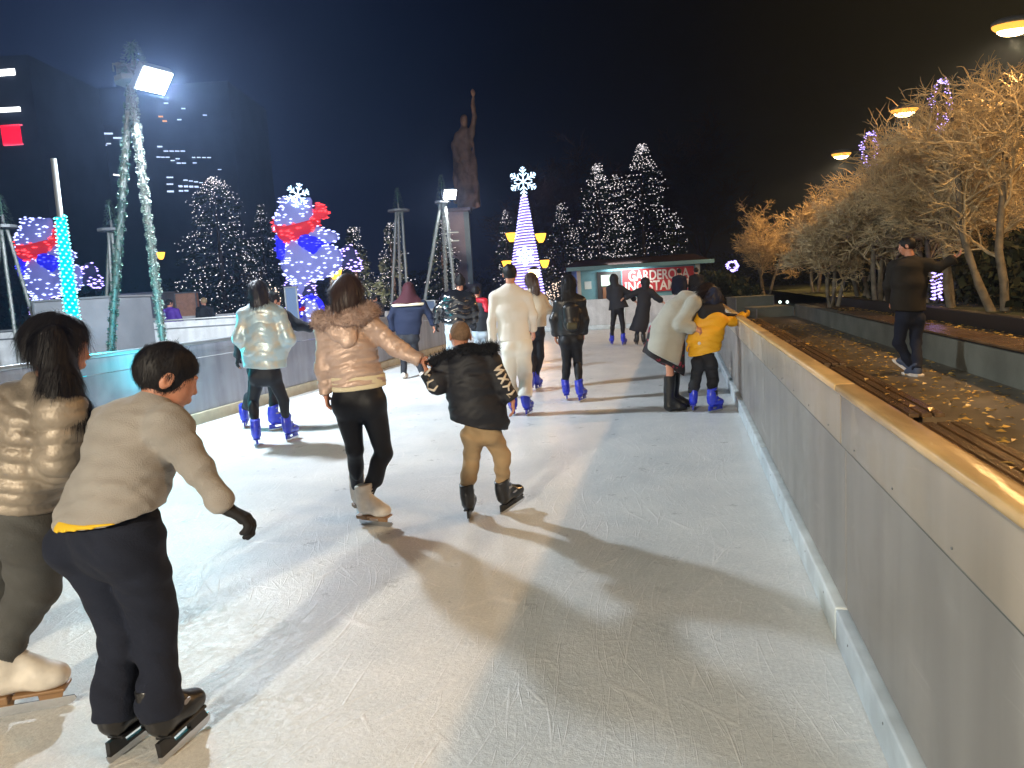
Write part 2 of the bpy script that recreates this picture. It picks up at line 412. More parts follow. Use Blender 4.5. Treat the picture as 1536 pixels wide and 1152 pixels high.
def person(label, base, h, S, zg=0.0, group=None):
    """S: pose and wardrobe, positions in photo pixels plus a depth offset in metres"""
    bp = G(base[0], base[1], zg) if len(base) == 2 else np.array(base, float)
    D0 = float((bp-CAM)@HF); k = h/1.72
    root = empty('person', bp, YAW, label=label, cat='person', group=group)
    def J(q):
        d = ray(q[0], q[1]); t = (D0+(q[2] if len(q) > 2 else 0))/(d@HF); p = CAM+d*t-bp
        return A(p@HR, p@HF, p[2])
    def W(x, y, w, dy=0): return abs(J((x+w, y, dy))[0]-J((x-w, y, dy))[0])/2
    res = S.get('res', .012); hres = S.get('hres', min(res, .008))
    by = S.get('by', 0); side = A(math.cos(R(by)), -math.sin(R(by)), 0)
    front = A(math.sin(R(by)), math.cos(R(by)), 0)
    hs = S.get('hs', .98)*k**.35
    hc = J(S['head']); fa, fp = S.get('face', (by, -5)); f = headvec(fa, fp); s = A(math.cos(R(fa)), -math.sin(R(fa)), 0)
    rl = R(S.get('tilt', 0)); u = np.cross(s, f); s, u = math.cos(rl)*s+math.sin(rl)*u, -math.sin(rl)*s+math.cos(rl)*u
    neck = J(S['neck']); sh = [J(q) for q in S['sh']]; el = [J(q) for q in S['el']]; wr = [J(q) for q in S['wr']]
    hip = [J(q) for q in S['hip']]; kn = [J(q) for q in S['kn']]
    T = [(J((q[0], q[1], q[4] if len(q) > 4 else 0)), W(q[0], q[1], q[2], q[4] if len(q) > 4 else 0), q[3]) for q in S['torso']]
    # feet
    feet = []; fs = S.get('fs', k**.8)
    for q in S['feet']:
        px, py, a, pit, rol, lift = (list(q)+[0]*6)[:6]
        g = G(px, py, bp[2]+lift)-bp; o = A(g@HR, g@HF, g[2]); M = foot_matrix(a, pit, rol)
        feet.append((o, M))
    style = S.get('boot', 'blue'); skate = style in ('blue', 'white', 'black')
    ankz = {'sneaker': .09, 'whiteshoe': .10, 'knee': .36}.get(style, S.get('cuffz', .235))
    cuff = [o+M@A(0, -.04, ankz)*fs for o, M in feet]
    ank = [o+M@A(0, -.045, .12 if skate else .06)*fs for o, M in feet]
    hm = MT[S.get('hair_m', 'hair_black')]; skin = MT['skin']
    # ---- body, one surface
    legr = S.get('leg', (.085, .058, .042))
    P = [ecap(neck-A(0, 0, .02), hc-u*.05*hs-f*.01, (.056*hs, .052*hs), (.058*hs, .054*hs), s)]
    B = []
    tr = [(c, w*.6, d*.6) for c, w, d in T]; tr[-1] = (tr[-2][0]*.75+tr[-1][0]*.25, tr[-2][1], tr[-2][2])
    for (c0, w0, d0), (c1, w1, d1) in zip(tr[:-1], tr[1:]): B.append(ecap(c0, c1, (w0, w1), (d0, d1), side))
    B.append(ecap(hip[0]-A(0,0,.02), hip[1]-A(0,0,.02), .045*k, .045*k, side))
    for i in (0, 1):
        B.append(ecap(sh[i], el[i], (.042*k, .034*k), (.042*k, .034*k))); B.append(ecap(el[i], wr[i], (.034*k, .024*k), (.034*k, .024*k)))
        B.append(ecap(hip[i], kn[i], (legr[0]*.55, legr[1]*.7), (legr[0]*.55, legr[1]*.7))); B.append(ecap(kn[i], cuff[i], (min(legr[1]*.7, .045*k), .032*k), (min(legr[1]*.7, .045*k), .032*k))); B.append(ecap(cuff[i], ank[i], (.030*k, .026*k), (.030*k, .026*k)))
        B.append(ecap(ank[i], feet[i][0]+feet[i][1]@A(0, .05, .12 if skate else .05)*fs, .022*fs, .022*fs))
    core = union(B, .03*k)
    hp = head_prims(hc, f, u, s, hs)
    hands = []; gl = S.get('gloves'); G2 = []
    hipc = (hip[0]+hip[1])/2
    for i in (0, 1):
        d = nrm(wr[i]-el[i]); hd = S.get('hd', (None, None))[i]
        if hd is not None: d = nrm(A(*hd))
        n = hipc-wr[i]; n[2] *= .3
        pn = S.get('pn', (None, None))[i]
        if pn is not None: n = A(*pn)
        n = nrm(n-(n@d)*d)
        cr = S.get('curl', (.55, .55))[i]
        # the thumb leads: toward the front of the body
        sg = 1 if np.cross(d, n)@(front+A(0, 0, .3)) > 0 else -1
        hands += hand_prims(wr[i], d, n, sg, k*S.get('hk', .98), cr, 0, hres)
        if gl: G2.append(union(hand_prims(wr[i], d, n, sg, k*S.get('hk', .98), cr, .004, res*.8), .008))
    rest = union([core]+P, .02); hg = union(hands, .006*k)
    def body(Pt): return smin(np.minimum(rest(Pt), hg(Pt)), hp(Pt), .02)
    body.box = (np.minimum(np.minimum(rest.box[0], hp.box[0]), hg.box[0]), np.maximum(np.maximum(rest.box[1], hp.box[1]), hg.box[1]))
    sdfobj('body', body, hres, skin, root)
    for i, gq in enumerate(G2): sdfobj('glove', wrinkle(gq, .0015, 60, i), min(res*.6, .006), MT[gl], root)
    # ---- trousers
    if S.get('trousers'):
        wais = hipc+A(0, 0, .15*k) if 'waist' not in S else J(S['waist'])
        hw = W(S['hip'][0][0], S['hip'][0][1], S.get('hipw', 22)); hdp = S.get('hipd', .115*k)
        tp = [ecap(hipc-A(0, 0, .0), wais, (hw, hw*.9), (hdp, hdp*.9), side, cut=[(wais, nrm(wais-hipc))])]
        for i in (0, 1):
            a_, b_, c_ = legr
            L1 = ecap(hip[i], kn[i], (a_, b_), (a_*1.05, b_*1.05)); tp.append(L1)
            dn = nrm(cuff[i]-kn[i]); tp.append(ecap(kn[i], cuff[i], (b_, c_), (b_*1.05, c_), cut=[(cuff[i]+dn*.01, dn)]))
            if skate and S.get('cuffz', .235) < .2 and legr[2] > .06: M0 = feet[i][1]; o0 = feet[i][0]; tp.append(ecap(o0+M0@A(0, -.040, .27)*fs, o0+M0@A(0, -.044, .15)*fs, (c_*.80, c_*.92), (c_*.98, c_*1.08), M0[:, 0], cut=[(cuff[i]+dn*.01, dn)]))
            if legr[2] < .06: tp.append(ell(kn[i]+(cuff[i]-kn[i])*.36-front*.014*k, (b_*.86, b_*.92, .12*k)))
        # seat
        for i in (0, 1): tp.append(ell(hip[i]-front*.03*k+A(0, 0, .0), (legr[0]*1.0, legr[0]*1.05, legr[0]*1.15)))
        g = union(tp, .022*k)
        wa, wf = S.get('twr', (.003, 26)); g = wrinkle(g, wa, wf, 3, dirs=[(.2, .2, 1)]*7)
        if res < .0078 and S['trousers'] != 'legging': g = wrinkle(g, .0028, 55, 13, dirs=[(.3, .1, 1)]*7)
        if len(S['torso']) and S.get('tcut', True): pass
        tpart = sdfobj('trousers', g, res*.9, MT[S['trousers']], root)
    # ---- jacket
    q = S.get('quilt'); jw = S.get('jwr', (.004, 22)); ar = S.get('arm', (.062, .052, .042))
    tq = []
    for (c0, w0, d0), (c1, w1, d1), i in zip(T[:-1], T[1:], range(99)):
        Lseg = np.linalg.norm(c1-c0)
        qq = (max(1, round(Lseg/q[0])), q[1], q[2] if len(q) > 2 else 1.2) if q else None
        cuts = []
        if i == len(T)-2:
            dn = nrm(c1-c0)
            if 'hemn' in S: dn = nrm(A(*S['hemn']))
            cuts = [(c1, dn)]
        tq.append(ecap(c0, c1, (w0, w1), (d0, d1), side, quilt=qq, cut=cuts))
    if 'hemn' in S or True:
        c0, c1 = T[-2][0], T[-1][0]; dn = nrm(A(*S['hemn'])) if 'hemn' in S else nrm(c1-c0)
        tors = cutp(union(tq, .03*k), c1, dn)
    arms = []
    for i in (0, 1):
        l1, l2 = np.linalg.norm(el[i]-sh[i]), np.linalg.norm(wr[i]-el[i])
        aq = S.get('aquilt', q)
        q1 = (max(1, round(l1/aq[0])), aq[1]*.8, .6) if aq else None; q2 = (max(1, round(l2/aq[0])), aq[1]*.8, .6) if aq else None
        arms.append(ecap(sh[i], el[i], (ar[0], ar[1]), (ar[0], ar[1]), quilt=q1))
        dn = nrm(wr[i]-el[i]); arms.append(ecap(el[i], wr[i], (ar[1], ar[2]), (ar[1], ar[2]), quilt=q2, cut=[(wr[i]-dn*.005, dn)]))
        if not q: arms.append(ell(wr[i]-dn*.03, (ar[2]*1.1,)*3))
    arms = [cutp(a, wr[j//(2 if q else 3)]+nrm(wr[j//(2 if q else 3)]-el[j//(2 if q else 3)])*0.0, nrm(wr[j//(2 if q else 3)]-el[j//(2 if q else 3)])) if False else a for j, a in enumerate(arms)]
    yoke = [ecap(T[0][0], sh[i], (.06*k, ar[0]), (.06*k, ar[0]), (0, 0, 1)) for i in (0, 1)]
    jk = union([tors]+yoke+arms, S.get('jk', .03)*k)
    if S.get('collar', .055):
        cr = S.get('collar', .055)*k; jk = union([jk, ecap(neck-A(0, 0, .05*k), neck+u*.02*k, (cr*1.2, cr), (cr*1.2, cr), s, cut=[(neck+u*.035*k, u)])], .02)
    if S.get('skirt'):
        pass
    jk = wrinkle(jk, jw[0], jw[1], 11, dirs=S.get('jdirs'))
    if res < .0078: jk = wrinkle(jk, S.get('jfine', .0022), 62, 12, dirs=[(.1, .2, 1)]*7)
    jo = sdfobj('jacket' if 'jname' not in S else S['jname'], jk, res, MT[S['jacket']], root)
    # ---- hair
    hk = S.get('hair', 'short'); hres2 = max(min(res, .008), .005)
    infl = {'buzz': .0025, 'short': .009, 'crop': .008, 'long': .016, 'bun': .014, 'hood': .03, 'none': .004}[hk]*hs
    cap = ell(hc+u*.024*hs-f*.014*hs, (.076*hs+infl, .094*hs+infl, .088*hs+infl), (s, f, u))
    if hk == 'hood':
        cap = union([ell(hc+u*.012*hs-f*.022*hs, (.108*hs, .118*hs, .125*hs), (s, f, u)), ecap(hc-u*.05*hs-f*.03*hs, neck-A(0, 0, .05), (.09*hs, .11*hs), (.09*hs, .1*hs), s)], .04)
        cap = sub(cap, ell(hc+f*.11*hs-u*.01*hs, (.075*hs, .09*hs, .1*hs), (s, f, u)), .02)
        sdfobj('hood', wrinkle(cap, .005, 25, 4), res, MT[S.get('hood_m', S['jacket'])], root)
    elif hk != 'none':
        face = ell(hc+f*.085*hs-u*.045*hs, (.078*hs, .075*hs, .085*hs), (s, f, u))
        g = sub(cap, face, .01*hs)
        if hk in ('buzz', 'short', 'crop', 'bun'):
            g = cutp(g, hc-u*.055*hs-f*.06*hs, nrm(-u-.10*f)); 
            for e in ((-1, 1) if res < .0085 else ()): g = sub(g, ell(hc+s*e*.09*hs-f*.002*hs-u*.035*hs, (.03*hs, .022*hs, .036*hs), (s, f, u)), .006*hs)
        if hk == 'bun':
            g = union([g, ell(hc+u*.10*hs-f*.06*hs, (.045*hs,)*3)], .015)
        down = -u
        if hk == 'long':
            pts = [J(p) for p in S['hairpath']]; ws = S.get('hairw', [.095]*len(pts)); hd_ = S.get('haird', .055)
            seg = [ecap(pts[i], pts[i+1], (ws[i], ws[i+1]), (hd_, hd_*.8), s) for i in range(len(pts)-1)]
            g = union([g]+seg, .03)
        g = wrinkle(g, .003*hs if hk != 'buzz' else .0006, 70, 6, dirs=[tuple(s)]*4+[tuple(f)]*3)
        V, Fc = surf(g, hres2)
        if S.get('strands'):
            n_, ln, wd = S['strands'][:3]
            SV, SF = strands(g, hres2*1.5, n_, ln, wd, down=down, lift=S['strands'][3] if len(S['strands']) > 3 else .05, seed=3, jit=.05 if hk == 'long' else .13, grav=.5)
            Fc = np.concatenate([Fc, SF+len(V)]); V = np.concatenate([V, SV])
        meshobj('hair', V, Fc, hm, root, True)
    # ---- boots
    for o, M in feet:
        me, subs = boot_mesh(style)
        b = bpy.data.objects.new('skate' if skate else 'shoe' if style != 'knee' else 'boot', me); COL.objects.link(b); b.parent = root
        b.matrix_local = Matrix.Translation(Vector(o)) @ (Matrix(M.tolist()).to_4x4()) @ Matrix.Scale(fs, 4)
        for nm, q_ in subs:
            c = bpy.data.objects.new(nm, q_); COL.objects.link(c); c.parent = b
    return dict(root=root, J=J, W=W, k=k, hc=hc, f=f, u=u, s=s, side=side, front=front, neck=neck, sh=sh, el=el, wr=wr, hip=hip, kn=kn, T=T, res=res, jk=jk, cuff=cuff, hs=hs, feet=feet)
MT = {}
def M_(n, *a, **k): MT[n] = mat(n, *a, **k)
M_('skin', srgb(196, 138, 112), rough=.55, sss=.08, var=.08, vscale=40)
M_('hair_black', (.012, .010, .010), rough=.58, spec=.3)
M_('hair_brown', (.075, .042, .027), rough=.42)
M_('hair_dbrown', (.022, .013, .010), rough=.42)
M_('hair_buzz', (.20, .125, .075), rough=.85, bump=.6, bscale=420, var=.2, vscale=60)
M_('hair_blond', (.35, .24, .12), rough=.5)
M_('skate_blue', (.02, .035, .52), rough=.32, coat=.3, var=.15, vscale=14)
M_('skate_white', (.72, .66, .58), rough=.45, var=.12, vscale=18, bump=.15, bscale=90)
M_('skate_black', (.013, .013, .014), rough=.35, coat=.2)
M_('sneaker', (.05, .07, .12), rough=.6)
M_('leather_black', (.012, .011, .011), rough=.38)
M_('steel', (.62, .64, .68), rough=.22, metal=1)
M_('sole_tan', (.30, .17, .08), rough=.5)
M_('holder_blue', (.02, .03, .40), rough=.3)
M_('holder_black', (.015, .015, .016), rough=.35)
M_('lace', (.75, .72, .68), rough=.8)
M_('buckle', (.30, .30, .32), rough=.35, metal=.3)
M_('bronze_puffer', (.30, .255, .205), rough=.48, metal=.30, var=.2, vscale=6, bump=.35, bscale=55)
M_('pink_puffer', (.56, .41, .34), rough=.46, metal=.28, var=.15, vscale=5, bump=.5, bscale=42)
M_('fur_pink', (.42, .30, .25), rough=.9, var=.2, vscale=30)
M_('sweater', (.33, .31, .29), rough=.92, var=.10, vscale=4, bump=.5, bscale=260, sheen=.3)
M_('navy_cotton', (.005, .009, .024), rough=.9, bump=.3, bscale=200)
M_('grey_trousers', (.075, .075, .072), rough=.85, var=.15, vscale=6, bump=.3, bscale=160)
M_('legging', (.008, .008, .010), rough=.55, spec=.3)
M_('black_puffer', (.008, .009, .014), rough=.62, bump=.2, bscale=60)
M_('black_fur', (.006, .006, .008), rough=.95)
M_('khaki', (.36, .25, .135), rough=.85, var=.12, vscale=6, bump=.3, bscale=180)
M_('irid', (.42, .56, .64), rough=.34, metal=.2, col2=(.60, .55, .45, 1), vscale=9, bump=.35, bscale=30, vthr=(.44, .68), coat=.15)
M_('dark_cloth', (.012, .012, .016), rough=.8)
M_('maroon', (.045, .004, .009), rough=.85)
M_('navy', (.005, .010, .034), rough=.85)
M_('shiny_black', (.010, .010, .012), rough=.16, coat=.8, bump=.3, bscale=30)
M_('light_jeans', (.42, .50, .56), rough=.85, var=.1)
M_('red_cloth', (.55, .012, .03), rough=.5)
M_('white_knit', (.78, .73, .66), rough=.9, bump=.3, bscale=150)
M_('white_cotton', (.80, .77, .70), rough=.88, bump=.25, bscale=120)
M_('cream_coat', (.62, .54, .42), rough=.9, bump=.4, bscale=120)
M_('leather_jkt', (.014, .013, .013), rough=.33, bump=.3, bscale=60)
M_('olive', (.06, .05, .02), rough=.5)
M_('beige_coat', (.36, .35, .30), rough=.95, bump=.5, bscale=160, var=.1, vscale=5, sheen=.3)
M_('floral', (.012, .010, .012), rough=.8, col2=(.32, .02, .05, 1), vscale=16, vthr=(.56, .60))
M_('yellow', (.80, .40, .010), rough=.55, bump=.2, bscale=60)
M_('purple', (.10, .03, .35), rough=.7)
M_('man_dark', (.011, .009, .006), rough=.85)
M_('glove_black', (.01, .01, .012), rough=.8)
M_('yellow_shirt', (.75, .48, .02), rough=.8)
M_('cream_shirt', (.72, .64, .45), rough=.85)
M_('print_white', (.75, .66, .55), rough=.6)

# P1 ------------------------------------------------ woman in bronze puffer, left edge
p = person('long dark haired woman in a quilted bronze puffer jacket at the left edge', (70, 1062), 1.62, dict(
    res=.0075, hres=.0055, by=42, head=(88, 520, .05), face=(62, -12), hs=1.02, neck=(78, 585, 0),
    sh=[(-18, 640, .15), (92, 618, -.1)], el=[(-40, 730, .2), (92, 690, -.10)], wr=[(-20, 800, .25), (66, 748, .14)],
    torso=[(62, 585, 30, .07, .02), (42, 622, 78, .12, .02), (34, 670, 82, .135, .02), (30, 715, 80, .135, .02), (28, 752, 80, .14, .02)],
    hip=[(0, 790, .06), (50, 790, -.03)], hipw=66, kn=[(5, 900, .15), (52, 880, .0)], feet=[(-70, 1010, 60, 0, 0, 0), (40, 1068, 76, 0, 0, 0)],
    leg=(.115, .085, .07), trousers='grey_trousers', twr=(.006, 24), boot='white', fs=1.12, jacket='bronze_puffer', quilt=(.062, .017, .25), jwr=(.003, 26), jfine=.0012, arm=(.078, .072, .055),
    hair='long', hair_m='hair_black', hairpath=[(82, 520, .0), (92, 575, -.06), (108, 618, -.06), (124, 655, -.04)], hairw=[.118, .105, .075, .03], haird=.065,
    strands=(11000, .075, .0014, .0), curl=(.5, .4), cuffz=.235))
# P2 ------------------------------------------------ boy in grey sweater
p = person('boy with short black hair bending forward in a grey-beige sweater and navy trousers', (243, 1118), 1.45, dict(
    res=.0072, hres=.0052, by=32, head=(252, 566, .18), face=(58, -22), hs=1.08, neck=(234, 606, .14),
    sh=[(165, 640, .25), (252, 640, .03)], el=[(160, 730, .45), (296, 700, .02)], wr=[(180, 790, .6), (338, 762, .02)],
    torso=[(222, 606, 34, .07, .13), (208, 640, 60, .11, .11), (190, 690, 76, .125, .08), (174, 735, 86, .135, .04), (165, 775, 91, .142, 0)], hemn=(.12, 0, -1),
    hip=[(130, 812, .06), (200, 812, -.02)], hipw=80, hipd=.125, waist=(172, 760, .0), kn=[(186, 940, .02), (230, 925, .02)],
    feet=[(203, 1118, 20, 2, 6, 0), (276, 1118, 16, 3, 12, 0)], cuffz=.16, hk=1.2,
    leg=(.102, .075, .063), trousers='navy_cotton', twr=(.005, 26), boot='black', fs=.95, jacket='sweater', jname='sweater', arm=(.068, .056, .040), jwr=(.009, 17), jfine=.003, collar=.06,
    hair='short', strands=(12000, .016, .0013, .05), gloves='glove_black', hd=(None, (.75, .1, -.5)), pn=(None, (-.3, -.2, -1)), curl=(.6, .8)))
J = p['J']; b = MB()
ms = meshobj
c_, w_, d_ = p['T'][-1]; ax_ = nrm(c_-p['T'][-2][0]); g = cutp(cutp(ecap(c_-ax_*.06, c_+ax_*.10, w_*.965, d_*.95, p['side']), c_+A(-.1, 0, -.012), (.16, 0, -1)), c_+A(0, 0, .02), (0, 0, 1))
sdfobj('undershirt', wrinkle(g, .003, 20, 2), .008, MT['yellow_shirt'], p['root'])
# P3 ------------------------------------------------ woman in rose gold jacket
p = person('woman in a rose gold puffer jacket with fur hood, black leggings and white skates', (558, 786), 1.62, dict(
    res=.0075, hres=.0055, by=-8, head=(520, 440, .02), face=(-35, -8), hs=.98, neck=(522, 470, 0),
    sh=[(490, 498, 0), (556, 488, .0)], el=[(486, 548, -.02), (592, 520, -.02)], wr=[(489, 592, -.02), (632, 541, -.03)],
    torso=[(522, 476, 22, .07), (520, 492, 34, .10), (524, 520, 39, .125), (531, 550, 37, .115), (537, 576, 41, .13)], hemn=(.04, 0, -1),
    hip=[(521, 605, .0), (557, 603, .0)], hipw=39, hipd=.125, kn=[(532, 674, .0), (576, 680, .02)],
    feet=[(543, 774, 150, 0, 0, .0), (561, 788, 116, 0, -6, 0)],
    leg=(.096, .056, .042), cuffz=.19, trousers='legging', twr=(.0015, 30), boot='white', fs=.98, jacket='pink_puffer', quilt=(.040, .010, .5), jfine=.002, aquilt=(.05, .006), arm=(.068, .056, .044), jwr=(.0045, 38), jdirs=[(.15, .1, 1)]*7,
    hair='long', hair_m='hair_brown', hairpath=[(520, 440, 0), (516, 462, -.02)], hairw=[.10, .085], strands=(7000, .09, .0016, .0), hd=((.05, .1, -1), (.9, 0, -.35)), curl=(.8, .9)))
J = p['J']
# fur collar : torus-like roll
cps = [J((561 if t == 0 else 0, 0)) if False else None for t in (0,)]
ring = []
cc = J((518, 470, .0))
for t in np.linspace(0, 2*math.pi, 15)[:-1]:
    x = math.cos(t)*.165; y = math.sin(t)*.11; ring.append(cc+A(x-.004, y, -.012-.0*y+(.035*math.cos(t) if False else .30*x*.35)-.035*(1 if y < 0 else -.3)*abs(math.sin(t))))
g = wrinkle(union([ecap(ring[i], ring[(i+1) % 14], .046, .046) for i in range(14)], .03), .005, 50, 9)
V, Fc = surf(g, .008); N0 = normals(g, V)
SV, SF = strands(g, .009, 9000, .018, .0022, down=(.1, -.1, -.25), lift=1.0, jit=.8, seed=8)
meshobj('fur_collar', np.concatenate([V, SV]), np.concatenate([Fc, SF+len(V)]), MT['fur_pink'], p['root'], True)
g = cutp(cutp(ecap(J((536, 560)), J((541, 600)), .178, .122, p['side']), J((541, 583)), (.05, 0, -1)), J((536, 562)), (0, 0, 1))
sdfobj('shirt_hem', wrinkle(g, .002, 20, 2), .008, MT['cream_shirt'], p['root'])
g = wrinkle(ecap(J((512, 488, -.10)), J((524, 515, -.125)), (.11, .05), (.05, .03), p['side']), .004, 40, 3)
sdfobj('hood', g, .008, MT['pink_puffer'], p['root'])
# P4 ------------------------------------------------ boy in black jacket
p = person('small boy with cropped hair, black jacket with white sleeve lettering, khaki trousers', (720, 778), 1.28, dict(
    res=.0075, hres=.0052, by=-5, head=(690, 504, .03), face=(-15, -8), hs=.93, neck=(694, 526, 0), tilt=-4,
    sh=[(668, 548, 0), (735, 540, .0)], el=[(656, 578, -.05), (752, 580, -.02)], wr=[(640, 556, -.05), (769, 602, -.03)],
    torso=[(700, 532, 24, .08), (703, 546, 38, .11), (708, 580, 40, .13), (716, 612, 43, .135), (722, 638, 43, .135)], hemn=(-.25, 0, -1),
    hip=[(709, 652, .0), (736, 648, 0)], hipw=26, kn=[(707, 690, .03), (752, 682, .06)],
    feet=[(706, 776, 4, 2, 2, 0), (767, 763, 48, 14, -6, .012)],
    leg=(.072, .056, .047), trousers='khaki', twr=(.005, 34), boot='black', fs=.88, jacket='black_puffer', quilt=(.085, .006), arm=(.066, .064, .05), collar=.06,
    hair='buzz', hair_m='hair_buzz', hd=((-.35, 0, .9), (.05, .05, -1)), curl=(.9, .5)))
J = p['J']
g = wrinkle(union([ecap(J((672, 533, -.02)), J((700, 526, -.06)), .03, .03), ecap(J((700, 526, -.06)), J((740, 522, -.03)), (.03, .036), (.03, .036)), ecap(J((672, 533, -.02)), J((650, 542, -.03)), (.03, .03), (.03, .03))], .03), .004, 50, 4)
V, Fc = surf(g, .007)
SV, SF = strands(g, .008, 4200, .022, .0024, down=(0, -.1, -.3), lift=1.0, jit=.7, seed=9)
meshobj('fur_trim', np.concatenate([V, SV]), np.concatenate([Fc, SF+len(V)]), MT['black_fur'], p['root'], True)
def decal(name, p, strokes, a, b, rad, ang0, m, lift=.002, rot=1.0):
    """lettering strokes laid on a sleeve a->b, (t, angle) pairs"""
    ax = nrm(b-a); e1 = nrm(np.cross(ax, (0, 1, 0))); e2 = np.cross(ax, e1); mb = MB(); jk = p['jk']
    for st in strokes:
        pts = []
        for t, an in st:
            an = R(ang0+an); d = e1*math.cos(an)+e2*math.sin(an); c = a+(b-a)*t
            rr = np.linspace(0, .12, 61); v = jk(c+d*rr[:, None]); i = int(np.argmax(v > 0)) or 60; pts.append(c+d*(rr[i]+lift))
        rs = [.006]+[.0095]*(len(pts)-2)+[.006]
        mb.tube(pts, rs, 6)
    mb.build(name, m, p['root'], True)
Z = [(0, -34), (.02, 0), (.03, 26), (.10, -4), (.17, -32), (.19, 0), (.20, 30)]
X1 = [(.30, -30), (.40, 0), (.50, 30)]; X2 = [(.50, -30), (.40, 0), (.30, 30)]
Y1 = [(.58, -34), (.66, -4), (.60, 30)]; Y2 = [(.66, -4), (.80, 8)]; Y3 = [(.86, -30), (.92, 0), (.88, 30), (1.0, 24)]
decal('sleeve_lettering', p, [Z, X1, X2, Y1, Y2, Y3], p['sh'][1]*.65+p['el'][1]*.35, p['wr'][1]*.75+p['el'][1]*.25, .06, 62, MT['print_white'])
decal('sleeve_lettering', p, [[(0, -40), (.1, -10), (.25, -30), (.4, 0)], [(.55, -30), (.5, 10), (.75, 30), (1, 0), (.9, -30)]], p['wr'][0], p['el'][0]*1.1-p['wr'][0]*.1, .055, 110, MT['print_white'])
# P5 ------------------------------------------------ iridescent
p = person('young woman in a shiny pale blue patterned jacket, black leggings and blue rental skates', (412, 664), 1.66, dict(
    res=.010, hres=.007, by=4, head=(388, 437, .02), face=(-8, -4), hs=.98, neck=(390, 455),
    sh=[(366, 474, 0), (418, 474, 0)], el=[(361, 508, -.02), (432, 508, -.02)], wr=[(376, 534, .12), (420, 532, .14)],
    torso=[(391, 456, 14, .07), (392, 470, 30, .11), (394, 500, 33, .13), (396, 530, 34, .13), (398, 552, 35, .13)], hemn=(-.05, 0, -1),
    hip=[(386, 566, 0), (410, 564, 0)], hipw=24, kn=[(380, 605, .03), (426, 602, .03)],
    feet=[(386, 668, -22, 0, 0, 0), (438, 660, 14, 0, 5, 0)],
    leg=(.082, .054, .042), trousers='legging', boot='blue', jacket='irid', quilt=(.10, .007), arm=(.078, .080, .05), jwr=(.006, 20),
    hair='long', hair_m='hair_dbrown', hairpath=[(388, 440, -.02), (389, 458, -.05)], hairw=[.10, .09], strands=(1500, .1, .004, .1)))
# P6 ------------------------------------------------ behind, leaning on the barrier
p = person('person in dark clothes holding the barrier behind the woman in pale blue', (393, 643), 1.72, dict(
    res=.013, hres=.009, by=25, head=(409, 452, .05), face=(40, -10), neck=(404, 466, .03),
    sh=[(372, 478, 0), (428, 476, .1)], el=[(360, 512, 0), (447, 488, .12)], wr=[(357, 536, -.02), (468, 492, .16)],
    torso=[(402, 468, 12, .07), (398, 480, 28, .11), (396, 510, 30, .13), (395, 546, 30, .13)],
    hip=[(384, 556, 0), (408, 556, 0)], hipw=22, kn=[(378, 596, .02), (412, 598, .02)],
    feet=[(369, 641, -12, 0, 0, 0), (418, 645, 58, 0, 0, 0)], leg=(.085, .06, .05), trousers='dark_cloth', boot='blue', jacket='dark_cloth', arm=(.075, .066, .05), gloves='glove_black',
    hair='short', hair_m='hair_black'))
# P7 ------------------------------------------------ maroon hood
p = person('person with a maroon hooded top over a navy jacket, black trousers and white shoes', (610, 567), 1.76, dict(
    res=.014, hres=.010, by=5, head=(613, 434, .05), face=(0, -10), neck=(613, 447, .02),
    sh=[(594, 456, 0), (634, 456, 0)], el=[(586, 476, 0), (645, 474, .03)], wr=[(588, 496, .04), (650, 488, .05)],
    torso=[(613, 450, 12, .07), (613, 462, 24, .11), (612, 480, 20, .12), (612, 502, 18, .12)],
    hip=[(606, 508, 0), (619, 508, 0)], hipw=18, kn=[(606, 534, .03), (624, 533, .03)],
    feet=[(607, 568, 5, 0, 0, 0), (634, 566, 5, 0, 0, 0)], leg=(.09, .065, .055), trousers='dark_cloth', boot='whiteshoe', jacket='navy', arm=(.068, .06, .05),
    hair='hood', hood_m='maroon'))
J = p['J']
g = cutp(union([ecap(J((613, 432, .03)), J((613, 444, .02)), (.105, .15), (.13, .14), A(1, 0, 0)), ecap(J((613, 441, .02)), J((613, 455, .0)), (.13, .29), (.13, .15), A(1, 0, 0))], .05), J((613, 456)), (0, 0, -1))
sdfobj('cape', wrinkle(g, .006, 18, 3), .015, MT['maroon'], p['root'])
g = cutp(cutp(ecap(J((613, 450)), J((613, 462)), (.325, .31), (.16, .15)), J((613, 459)), (0, 0, -1)), J((613, 455)), (0, 0, 1))
sdfobj('trim', g, .012, MT['cream_shirt'], p['root'])
# P8 ------------------------------------------------ glossy puffer, pale jeans
p = person('person in a glossy black puffer jacket and pale jeans, back to the camera', (688, 572), 1.78, dict(
    res=.013, hres=.010, by=0, head=(690, 424, .02), face=(-10, -5), neck=(688, 438), hs=1.0,
    sh=[(670, 446, 0), (705, 446, 0)], el=[(656, 466, 0), (712, 466, 0)], wr=[(655, 486, .05), (713, 484, .02)],
    torso=[(687, 440, 12, .07), (686, 448, 24, .12), (686, 468, 24, .14), (685, 486, 23, .13)],
    hip=[(678, 496, 0), (693, 496, 0)], hipw=19, kn=[(676, 530, .03), (694, 530, .03)],
    feet=[(676, 575, -5, 0, 0, 0), (699, 571, 15, 0, 0, 0)], leg=(.10, .08, .075), trousers='light_jeans', boot='blue', jacket='shiny_black', quilt=(.10, .016), arm=(.08, .07, .055), gloves='glove_black',
    hair='bun', hair_m='hair_black', strands=(300, .06, .006, .3)))
J = p['J']
